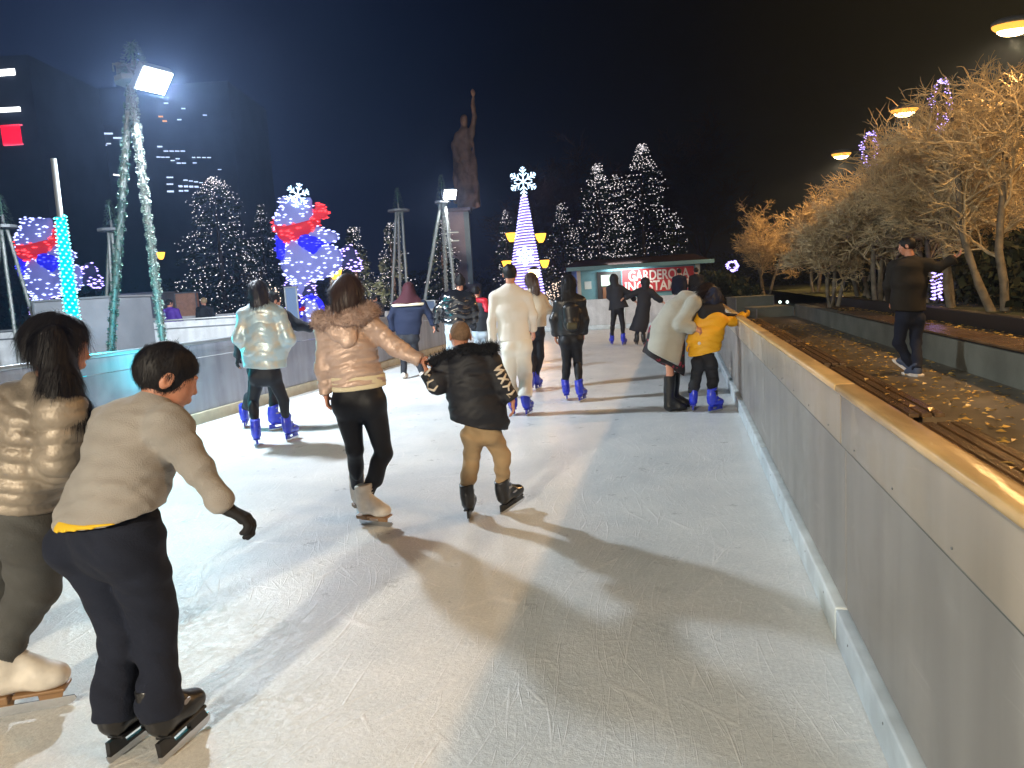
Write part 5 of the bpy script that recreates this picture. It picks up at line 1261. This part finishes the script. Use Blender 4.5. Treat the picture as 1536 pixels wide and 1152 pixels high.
g = union([e_(696, 181, .28, .32, .36), ecap(Sx(696, 190), Sx(697, 196), .17, .17), ecap(Sx(697, 201), Sx(698, 220), (.66, .46), (.38, .32)), ecap(Sx(698, 222), Sx(699, 262), (.42, .56), (.34, .40)),
    ecap(Sx(699, 262), Sx(701, 322), (.56, .80), (.42, .55)), ecap(Sx(707, 200), Sx(712, 176), (.26, .18), (.26, .18)), ecap(Sx(712, 176), Sx(710, 148), (.19, .11), (.19, .11)), ell(Sx(709, 138), (.16, .12, .30)),
    ecap(Sx(686, 203), Sx(681, 222), (.28, .22), (.28, .22)), ecap(Sx(681, 222), Sx(686, 240, -.4), (.22, .16), (.22, .16)), ecap(Sx(684, 215, .2), Sx(688, 300, .3), (.22, .35), (.2, .3)), ecap(Sx(710, 215), Sx(717, 318), (.08, .30), (.2, .4))], .10)
g = cutp(g, (0, 0, pz+.2), (0, 0, -1))
sdfobj('figure', wrinkle(g, .07, 6, 3, dirs=[(1, .4, .12)]*7), .06, MT['bronze'], root)
L = bpy.data.lights.new('statue_uplight', 'SPOT'); L.energy = 6000; L.color = (1, .66, .48); L.spot_size = R(75); L.spot_blend = .6; L.shadow_soft_size = .3
lo = bpy.data.objects.new('statue_uplight', L); COL.objects.link(lo); sp = b-HF*9-HR*5+A(0, 0, .5); lo.location = tuple(sp); lo.rotation_euler = Vector(tuple(b+A(0, 0, 11)-sp)).to_track_quat('-Z', 'Y').to_euler()

# ------------------------------------------------------------------ hut
M_('hut_teal', (.13, .30, .38), rough=.6, var=.1, vscale=2, emit=(.08, .20, .25, 1), estr=0)
M_('hut_roof', (.02, .010, .010), rough=.95, spec=.1, var=.3)
M_('hut_trim', (.42, .42, .38), rough=.6); M_('hut_dark', (.025, .018, .02), rough=.6); M_('hut_wood', (.18, .07, .03), rough=.6)
M_('banner_red', (.42, .022, .030), rough=.5); M_('letters', (.62, .56, .54), rough=.6); M_('paper', (.55, .62, .66), rough=.7)
MT['hut_light'] = emis('hut_light', (.75, .95, .80), 1.7)
D = 33.0; c = PT(958, 400, D); root = empty('cloakroom_hut', (c[0], c[1], 0), YAW, label='low teal cabin with dark pitched roof and a red banner reading GARDEROBA', cat='hut')
P_ = lambda px, py: (float((PT(px, py, D)-c)@HR), PT(px, py, D)[2])
xl, ze = P_(866, 402); xr, _z = P_(1048, 392); ze = (ze+_z)/2; dep = 3.0
m = MB(); m.box(((xl+xr)/2, dep/2, ze/2), (xr-xl, dep, ze)); m.build('wall', MT['hut_teal'], root)
m = MB(); x0, x1 = P_(848, 400)[0], P_(1067, 390)[0]
for s_ in (0, 1):
    pass
m.add([(x0, -.45, ze-.02), (x1, -.45, ze-.02), (x1+.0, dep+.4, ze-.02), (x0, dep+.4, ze-.02), (x0+.55, dep*.45, ze+.38), (x1-.45, dep*.45, ze+.38)], [(0, 1, 5, 4), (1, 2, 5), (2, 3, 4, 5), (3, 0, 4), (3, 2, 1, 0)]); m.build('roof', MT['hut_roof'], root)
m = MB(); m.box(((x0+x1)/2, -.47, ze-.04), (x1-x0, .05, .17), bev=.01); m.build('fascia', MT['hut_teal'], root)
for px in (867, 1046): m = MB(); m.box((P_(px, 400)[0], -.06, ze/2), (.17, .14, ze-.02), bev=.01); m.build('corner_post', MT['hut_trim'], root)
dx0, dz0 = P_(895, 404); dx1, _ = P_(931, 404)
m = MB(); m.box(((dx0+dx1)/2, -.03, (ze-.22)/2), (dx1-dx0, .08, ze-.22)); dr = m.build('doorway', MT['hut_dark'], root)
wx0, wz0 = P_(901, 413); wx1, wz1 = P_(925, 428)
m = MB(); m.box(((wx0+wx1)/2, -.085, (wz0+wz1)/2), (wx1-wx0, .03, wz0-wz1)); m.build('lit_window', MT['hut_light'], dr)
m = MB(); m.box(((wx0+wx1)/2, -.085, wz1-.30), (wx1-wx0-.1, .03, .5)); m.build('counter', MT['hut_wood'], dr)
m = MB(); px_, pz_ = P_(882, 428); m.box((px_, -.015, pz_), (.30, .02, .34)); m.build('notice', MT['paper'], root)
bx0, bz0 = P_(933, 404); bx1, _ = P_(1040, 400); bz1 = P_(985, 437)[1]; bz0 = P_(985, 402)[1]
m = MB(); m.box(((bx0+bx1)/2, -.04, (bz0+bz1)/2), (bx1-bx0, .03, bz0-bz1)); bn = m.build('banner', MT['banner_red'], root)
def text(s_, x, z, size, m, par, wid=None, y=-.062):
    cu = bpy.data.curves.new('lettering', 'FONT'); cu.body = s_; cu.size = size; cu.extrude = .004; cu.align_x = 'CENTER'; cu.align_y = 'CENTER'; cu.offset = .012
    cu.materials.append(m); o_ = bpy.data.objects.new('lettering', cu); COL.objects.link(o_); o_.parent = par; o_.location = (x, y, z); o_.rotation_euler = (math.pi/2, 0, 0)
    bpy.context.view_layer.update(); dg = bpy.context.evaluated_depsgraph_get(); me = bpy.data.meshes.new_from_object(o_.evaluated_get(dg)); q_ = bpy.data.objects.new('lettering', me); COL.objects.link(q_); q_.parent = par; q_.location = o_.location; q_.rotation_euler = o_.rotation_euler
    if not me.materials: me.materials.append(m)
    if wid: q_.scale = (wid/max(.01, o_.dimensions.x), 1, 1)
    bpy.data.objects.remove(o_); q_.name = 'lettering'; return q_
text('GARDEROBA', (P_(942, 414)[0]+P_(1033, 408)[0])/2, P_(988, 412.5)[1], .60, MT['letters'], bn, P_(1033, 408)[0]-P_(942, 414)[0])
text('ING STAMPIT', (P_(938, 434)[0]+P_(1036, 428)[0])/2, P_(988, 428.5)[1], .60, MT['letters'], bn, P_(1037, 408)[0]-P_(937, 414)[0])
L = bpy.data.lights.new('hut_lamp', 'AREA'); L.energy = 130; L.size = 1.5; L.color = (.8, .95, .9)
lo = bpy.data.objects.new('hut_lamp', L); COL.objects.link(lo); lo.location = tuple(c+A(0, 0, 0)-HF*1.3*0+A(0, 0, 0)); lo.location = tuple(A(c[0], c[1], ze-.1)-HF*.35+HR*(-.6)); lo.rotation_euler = (R(30), 0, YAW)

# ------------------------------------------------------------------ distant blocks of flats
M_('facade_dark', (.022, .028, .045), rough=.9, var=.3, vscale=.4)
MT['win_cool'] = emis('win_cool', (.60, .72, .95), 1.6); MT['win_orange'] = emis('win_orange', (1.0, .42, .12), 1.2); MT['strip'] = emis('strip', (1, 1, 1), 4.0)
def S1(x, y): return x/3.84, y/3.84
def block(name, label, px0, px1, yt, D, th): 
    c = PT((px0+px1)/2, yt, D); w = (px1-px0)/F*D; root = empty(name, (c[0], c[1], 0), YAW, label=label, cat='building'); m = MB(); m.box((0, th/2, c[2]/2), (w, th, c[2])); m.build('wall', MT['facade_dark'], root); return root, c
def win(root, c, D, x0, y0, x1, y1, h_px, m, name='lit_window'):
    a_ = PT(x0, y0, D)-c; b_ = PT(x1, y1, D)-c; zc = c[2]; mb = MB(); hh = h_px/F*D
    mb.prism([(0, -hh/2), (1, -hh/2), (1, hh/2), (0, hh/2)], (float(a_@HR), -.12, zc+a_[2]), (float((b_-a_)@HR), 0, b_[2]-a_[2]), (0, 0, 1), (0, 1, 0), .1); mb.build(name, m, root)
D = 90.0; root, c = block('tower_block', 'dark block of flats with scattered lit windows behind the mast', 118, 336, 128, D, 14)
for (x0, x1, y, h_, k_) in ((490, 650, 770, 2.2, 0), (490, 535, 815, 2.4, 0), (555, 578, 815, 1.4, 0), (598, 618, 837, 1.4, 0), (616, 640, 828, 1.6, 0), (655, 710, 795, 2.2, 0), (714, 736, 820, 1.2, 0), (718, 742, 866, 1.2, 0), (908, 936, 845, 1.8, 0), (944, 970, 871, 1.4, 0), (978, 1002, 871, 1.4, 0), (1010, 1034, 871, 1.4, 0), (1042, 1066, 871, 1.4, 0),
        (903, 926, 905, 1.2, 0), (930, 950, 906, 1.2, 0), (955, 978, 906, 1.2, 0), (1108, 1126, 907, 1.2, 0), (1136, 1156, 907, 1.2, 0), (1166, 1186, 908, 1.2, 0), (1194, 1216, 908, 1.2, 0), (985, 1008, 925, 1.4, 0), (1014, 1036, 915, 1.4, 0), (1020, 1042, 940, 1.4, 0), (1048, 1072, 940, 1.4, 0), (1112, 1134, 939, 1.2, 0), (505, 536, 983, 1.8, 0), (962, 998, 1022, 1.6, 0), (962, 998, 1061, 1.6, 0), (965, 1002, 1103, 2.4, 0),
        (1058, 1082, 1038, 1.6, 0), (1090, 1112, 1043, 1.4, 0), (1120, 1142, 1048, 1.4, 0), (1150, 1170, 1053, 1.2, 0), (1030, 1052, 1073, 2.6, 0), (1062, 1084, 1074, 2.6, 0), (1092, 1114, 1075, 2.6, 0), (1122, 1144, 1076, 2.4, 0), (1032, 1056, 1100, 2.0, 0), (1064, 1086, 1099, 2.0, 0), (946, 970, 595, 1.2, 0), (1046, 1068, 626, 1.6, 0), (1170, 1192, 664, 1.4, 0), (1022, 1046, 690, 1.4, 0), (915, 940, 672, 2.0, 1), (938, 962, 698, 2.2, 1), (1256, 1276, 977, 1.0, 0)):
    win(root, c, D, x0/3.84, y/3.84, x1/3.84, y/3.84, h_, MT['win_orange' if k_ else 'win_cool'])
win(root, c, D, 655/3.84, 1006/3.84, 742/3.84, 1018/3.84, 1.6, MT['strip'])
D = 60.0; root, c = block('shop_building', 'dark building at the far left edge with white light strips and a red sign', -90, 38, 86, D, 10)
win(root, c, D, -30, 112, 23, 108, 8.5, MT['strip'], 'light_strip'); win(root, c, D, -30, 167, 31, 164, 6, MT['strip'], 'light_strip')
MT['sign_red'] = emis('sign_red', (1.0, .0, .03), 1.6); MT['sign_edge'] = emis('sign_edge', (1.0, .12, .2), 1.8)
win(root, c, D, 4, 203.5, 32, 201.5, 28, MT['sign_red'], 'red_sign')
s_ = root.children[-1]
for (a_, b_, c_, d_, h_) in ((3, 188.5, 31.5, 186.8, 1.6), (5, 217.5, 33, 215.6, 1.6)):
    win(root, c, D-.2, a_, b_, c_, d_, h_, MT['sign_edge'], 'sign_edge')

# ------------------------------------------------------------------ bare trees
M_('bark_warm', (.54, .43, .25), rough=.85, var=.3, vscale=6, bump=.5, bscale=30)
M_('bark_pale', (.20, .17, .12), rough=.85, var=.35, vscale=5, bump=.5, bscale=25)
M_('bark_dark', (.06, .035, .025), rough=.95)
def bare_tree(loc, H_, label, seed, twigs=1.0, spread=1.0, m1='bark_pale', m2='bark_warm', group='bare trees lit by the street lamps', stems=1, reach=None, droop=.35, twr=.007):
    rg = np.random.default_rng(seed); root = empty('bare_tree', loc, rg.uniform(0, 6.28), label=label, cat='tree', group=group)
    tb = MB(); cb = MB()
    def grow(p, d, L_, r_, lev):
        n = 5 if lev < 2 else 4; pts = [p]; rs = [r_]; dd = d
        for i in range(n):
            dd = nrm(dd+rg.normal(size=3)*(.10 if lev == 0 else .20)+A(0, 0, .10 if lev < 2 else (-droop*.25 if i > 1 else .12)))
            pts.append(pts[-1]+dd*L_/n); rs.append(r_*(1-(i+1)/n*(.35 if lev == 0 else .55)))
        (tb if lev == 0 else cb).tube(pts, [max(.0035, q) for q in rs], 8 if lev == 0 else 5 if lev < 3 else 3, caps=False)
        if lev >= 4: return
        k_ = {0: 8, 1: 7, 2: 7, 3: 6}[lev]; k_ = max(1, int(round(k_*(twigs if lev > 1 else 1))))
        for j in range(k_):
            t_ = rg.uniform(.35 if lev == 0 else .2, 1.0); i = min(n-1, int(t_*n)); c = pts[i]*(1-(t_*n-i))+pts[i+1]*(t_*n-i); ax = nrm(pts[i+1]-pts[i])
            an = rg.random()*6.283; a_ = nrm(np.cross(ax, rg.normal(size=3))); 
            w_ = rg.uniform(.5, 1.15)*spread; nd = nrm(ax*math.cos(w_)+a_*math.sin(w_)+A(0, 0, .12))
            if lev > 0: nd = nrm(nd*A(1, 1, .65))
            grow(c, nd, L_*rg.uniform(.42, .72)*(1 if lev else .8), max(rs[i]*rg.uniform(.35, .55), twr if lev >= 2 else .02), lev+1)
    for s_ in range(stems):
        d = nrm(A(rg.normal()*.12, rg.normal()*.12, 1)+(A(math.cos(s_*2.1), math.sin(s_*2.1), 0)*.28 if stems > 1 else 0)); grow(A(math.cos(s_*2.1)*.12*(stems > 1), math.sin(s_*2.1)*.12*(stems > 1), -.05), d, H_*.55, .010*H_+.025, 0)
    tb.build('trunk', MT[m1], root, True); cb.build('crown', MT[m2], root)
    return root
ZL = .56
for (px, D, H_, sd, st, lab, tw) in (
    (1385, 21.0, 6.0, 1, 1, 'pale bare tree with horizontal twigs right of the middle street lamp', 1.0),
    (1432, 15.5, 5.0, 2, 2, 'two-stemmed bare tree behind the walking man', 1.0),
    (1500, 13.5, 5.3, 3, 2, 'tall bare tree at the right edge with a forked pale trunk', .9),
    (1290, 25.0, 4.6, 4, 3, 'low spreading bare tree above the hedge left of the walking man', 1.15),
    (1225, 33.0, 5.0, 5, 3, 'brown bushy bare tree at the far end of the path', 1.1),
    (1345, 30.0, 5.4, 6, 2, 'dim bare tree in the second row behind the planter', 1.0),
    (1150, 42.0, 6.0, 7, 3, 'dark reddish bare tree beyond the pale concrete block', 1.0),
    (1465, 26.0, 6.2, 8, 1, 'straight bare tree in the second row near the right edge', .9),
    (1250, 20.0, 3.4, 31, 3, 'low tangle of golden twigs above the slat seat, nearest the path', 1.2),
    (1310, 23.0, 4.4, 32, 3, 'broad golden-twigged tree between the two violet loops', 1.15),
    (1400, 18.0, 4.6, 33, 3, 'arching golden-twigged tree directly behind the walking man', 1.1),
    (1475, 19.5, 5.0, 34, 2, 'tall golden-twigged tree behind the forked trunk', 1.0),
    (1320, 19.0, 4.4, 9, 3, 'bare shrub-like tree with long arching twigs over the slat seat', 1.15)):
    b = PT(px, 480, D); b[2] = ZL if D < 40 else 0
    bare_tree(b, H_, lab, sd, tw if D < 18 else tw*.86, stems=st, twr=.007 if D < 18 else .0115)
for (px, yt, D, sd, lab, hh) in ((850, 192, 62, 21, 'big dark leafless tree behind the light cone', 1), (1060, 150, 70, 22, 'very tall dim tree behind the hut', 1), (785, 300, 60, 23, 'dim leafless tree right of the statue', 1), (30, 360, 45, 24, 'dim bare tree behind the unlit mast at the left edge', 1)):
    b = PT(px, 480, D); z = PT(px, yt, D)[2]; b[2] = 0
    bare_tree(b, z*1.02, lab, sd, 1.2, stems=2, m1='bark_dark', m2='bark_dark', group='dim leafless trees in the background', twr=.022)
# hedge mass behind
M_('hedge', (.028, .035, .014), rough=.95, var=.6, vscale=2)
def hedge(c0, c1, h_, w_, n, label, seed=0):
    rg = np.random.default_rng(seed); c0 = np.array(c0, float); c1 = np.array(c1, float); V = []; Fc = []; L_ = np.linalg.norm(c1-c0)
    for i in range(n):
        t_ = rg.random(); hh = h_*(.7+.3*math.sin(t_*L_*1.3+seed)*math.cos(t_*L_*.37)); c = (c1-c0)*t_+A(rg.normal()*w_*.45, rg.normal()*w_*.45, rg.random()**.7*hh); d = rg.normal(size=3)*.09; e_ = rg.normal(size=3)*.07; q = len(V); V += [c, c+d, c+d+e_, c+e_]; Fc.append((q, q+1, q+2, q+3))
    o_ = meshobj('hedge', V, Fc, MT['hedge'], None, label=label, cat='hedge'); o_.location = tuple(c0)
hedge((6.5, 9, ZL), (7.5, 34, ZL), 1.5, 1.0, 14000, 'dark clipped hedge along the lawn under the bare trees', 1)
hedge(tuple(PT(1075, 480, 30)*A(1, 1, 0)), tuple(PT(1125, 480, 29)*A(1, 1, 0)), 1.75, .5, 4000, 'dark green hedge just past the end of the rink wall', 2)
hedge(tuple(PT(1080, 480, 60)*A(1, 1, 0)), tuple(PT(1500, 480, 62)*A(1, 1, 0)), 5, 2.0, 16000, 'tall dim hedge closing the view beyond the bare trees', 3)
hedge(tuple(PT(-80, 480, 58)*A(1, 1, 0)), tuple(PT(840, 480, 60)*A(1, 1, 0)), 4.0, 2.0, 26000, 'long dim hedge behind the glowing bears and spruces', 4)

# ------------------------------------------------------------------ street lamps
MT['sodium'] = emis('sodium', (1.0, .70, .30), 30.0); MT['sodium_rim'] = emis('sodium_rim', (1.0, .42, .06), 1.9)
XLmp = None
lamps = [(1520, 38, 19.0), (1357, 165, 28.6), (1262, 231, 39.4)]
labs = ['street lamp nearest the camera, cut by the top right corner', 'middle street lamp above the bare trees', 'farthest street lamp above the low bare tree']
def street_lamp(pos, label, power, dup_g='street lamps along the lawn'):
    root = empty('street_lamp', (pos[0]+1.6, pos[1], ZL), 0, label=label, cat='street lamp', group=dup_g); z = pos[2]-ZL
    mb = MB(); mb.tube([(0, 0, 0), (0, 0, z*.5), (0, 0, z-.3), (-.25, 0, z+.02), (-1.15, 0, z+.12)], [.10, .08, .06, .045, .035], 8); mb.tube([(0, 0, 0), (0, 0, .6)], .14, 10); mb.build('post', MT['metal_dark'], root, True)
    hd = meshobj('lamp_head', *surf(cutp(ell((-1.60, 0, z+.06), (.50, .26, .16)), (0, 0, z+.03), (0, 0, -1)), .03), MT['housing'], root, True)
    meshobj('lamp_lens', *surf(cutp(ell((-1.60, 0, z+.02), (.48, .27, .20)), (0, 0, z+.025), (0, 0, 1)), .02), MT['sodium_rim'], hd, True)
    meshobj('lamp_core', *surf(ell((-1.60, 0, z-.10), (.36, .19, .15)), .02), MT['sodium'], hd, True)
    L = bpy.data.lights.new('sodium_lamp', 'SPOT'); L.energy = power; L.color = WARM; L.spot_size = R(165); L.spot_blend = .5; L.shadow_soft_size = .25
    lo = bpy.data.objects.new('sodium_lamp', L); COL.objects.link(lo); lo.location = (pos[0], pos[1], pos[2]-.22)
for (x, y, D), lb, pw in zip(lamps, labs, (3600, 5200, 5200)):
    street_lamp(PT(x, y, D), lb, pw)
q1 = PT(1520, 38, 19.0)
street_lamp(q1+A(0, -10.3, 0), 'street lamp of the same row beside the viewpoint, above the frame', 3700)
street_lamp(q1+A(0, -20.6, 0), 'street lamp of the same row behind the viewpoint', 2300)
# LED loops on slim posts and a lit trunk
def led_loop(px, y0, y1, D, wpx, label, bm='bulb_violet'):
    cz = PT(px, (y0+y1)/2, D); root = empty('led_loop', (cz[0], cz[1], ZL), YAW, label=label, cat='light ornament', group='violet light loops among the bare trees'); hh = (y1-y0)/2/F*D; ww = wpx/2/F*D; z = cz[2]-ZL
    ring = [A(math.cos(a_)*ww*(1-.25*math.sin(a_)*-1), 0, z+math.sin(a_)*hh) for a_ in np.linspace(0, 2*math.pi, 40)]
    mb = MB(); mb.tube([(0, .05, 0), (0, .05, z+hh)], .035, 6); mb.build('post', MT['metal_dark'], root); mb = MB(); mb.tube(ring, .02, 5); mb.build('frame', MT['metal_dark'], root)
    rg = np.random.default_rng(5); P = [r_+rg.normal(size=3)*A(.05, .05, .05) for r_ in ring for _ in range(3)]; bulbs(P, .018*D/22, 'bulbs', MT[bm], root, kind='stuff')
led_loop(1305, 200, 250, 27.0, 20, 'violet bulb loop right of the farthest street lamp')
led_loop(1412, 122, 194, 20.5, 24, 'larger violet bulb loop in the twigs right of the middle street lamp')
led_loop(1099, 392, 406, 50.0, 14, 'tiny violet bulb ornament beyond the end of the hut roof')
D = 17.0; b = PT(1405, 470, D); b[2] = ZL; root = empty('lit_stake', b, YAW, label='short upright tube of violet-blue lights beside the walking man', cat='light ornament'); z1 = PT(1405, 402, D)[2]-ZL
mb = MB(); mb.tube([(0, 0, 0), (0, 0, z1)], .03, 6); mb.build('stake', MT['metal_dark'], root); rg = np.random.default_rng(3); P = [A(math.cos(i*.5)*.08+rg.normal()*.02, math.sin(i*.5)*.08, .1+(z1-.1)*i/110) for i in range(110)]; bulbs(P, .022, 'bulbs', MT['bulb_violet'], root, kind='stuff')
MT['sign_white'] = emis('sign_white', (.8, 1.0, .9), 3.0)
def dotlight(px, py, D, r_, label, m, name='garden_light', sx=1.0):
    c = PT(px, py, D); root = empty(name, (c[0], c[1], 0), YAW, label=label, cat='lamp'); mb = MB(); mb.tube([(0, 0, 0), (0, 0, c[2]-r_)], .03, 6); mb.build('post', MT['metal_dark'], root); meshobj('lamp_glass', *surf(ell((0, 0, c[2]), (r_*sx, r_, r_)), r_*.25), MT[m], root, True)
dotlight(1119, 440, 34, .13, 'flat white-green oval light beyond the rink wall end', 'sign_white', sx=2.6)
dotlight(1285, 430, 40, .10, 'tiny white light in the dark gap left of the walking man', 'sign_white', sx=1.3)
dotlight(1170, 453, 36, .07, 'left of two tiny white ground lights past the path', 'sign_white'); dotlight(1181, 453, 36, .07, 'right of two tiny white ground lights past the path', 'sign_white')

# ------------------------------------------------------------------ world, camera
w = bpy.data.worlds.new('World'); SC.world = w; w.use_nodes = True; nt = w.node_tree; N = nt.nodes; Lk = nt.links; bg = N['Background']
tc = N.new('ShaderNodeTexCoord'); vm = N.new('ShaderNodeVectorMath'); vm.operation = 'DOT_PRODUCT'; vm.inputs[1].default_value = tuple(HR); Lk.new(tc.outputs['Generated'], vm.inputs[0])
rp = N.new('ShaderNodeValToRGB'); cr = rp.color_ramp; Lk.new(vm.outputs['Value'], N.new('ShaderNodeMapRange').inputs['Value']); mr = [n for n in N if n.type == 'MAP_RANGE'][0]
mr.inputs['From Min'].default_value = -.75; mr.inputs['From Max'].default_value = .75; Lk.new(mr.outputs[0], rp.inputs[0])
cr.elements[0].position = 0; cr.elements[0].color = (.004, .009, .026, 1); cr.elements[1].position = 1; cr.elements[1].color = (.024, .017, .005, 1)
for p_, c_ in ((.25, (.0045, .009, .030, 1)), (.42, (.0012, .0028, .012, 1)), (.52, (.0006, .0009, .003, 1)), (.66, (.0026, .0018, .0007, 1)), (.82, (.012, .0085, .0026, 1))):
    e = cr.elements.new(p_); e.color = c_
Lk.new(rp.outputs[0], bg.inputs[0]); bg.inputs[1].default_value = 1.0
hz = bpy.data.materials.new('haze'); hz.use_nodes = True; hn = hz.node_tree; hn.nodes.remove(hn.nodes['Principled BSDF']); pv = hn.nodes.new('ShaderNodeVolumePrincipled')
pv.inputs['Color'].default_value = (.42, .60, 1, 1); pv.inputs['Density'].default_value = .0022; pv.inputs['Anisotropy'].default_value = .72; hn.links.new(pv.outputs[0], hn.nodes['Material Output'].inputs['Volume'])
mb = MB(); mb.box((0, 40, 12), (300, 210, 29)); hb = mb.build('haze', hz, None, kind='stuff'); hb['label'] = 'thin night mist glowing around the lamps'; hb['category'] = 'haze'
SC.cycles.volume_bounces = 0
cam = bpy.data.cameras.new('Camera'); co = bpy.data.objects.new('Camera', cam); COL.objects.link(co); SC.camera = co
Mc = Matrix(((_r2[0], _u2[0], -_f[0], 0), (_r2[1], _u2[1], -_f[1], 0), (_r2[2], _u2[2], -_f[2], EYE), (0, 0, 0, 1))); co.matrix_world = Mc
cam.sensor_width = 36; cam.lens = F/1536*36; cam.clip_end = 600; cam.clip_start = .05
vs = SC.view_settings; vs.view_transform = 'Standard'; vs.look = 'None'; vs.exposure = 0; vs.gamma = 1
SC.cycles.max_bounces = 6; SC.cycles.diffuse_bounces = 3; SC.cycles.glossy_bounces = 3; SC.cycles.transparent_max_bounces = 4
SC.cycles.sample_clamp_indirect = 4.0; SC.cycles.use_denoising = True; SC.cycles.caustics_reflective = False; SC.cycles.caustics_refractive = False
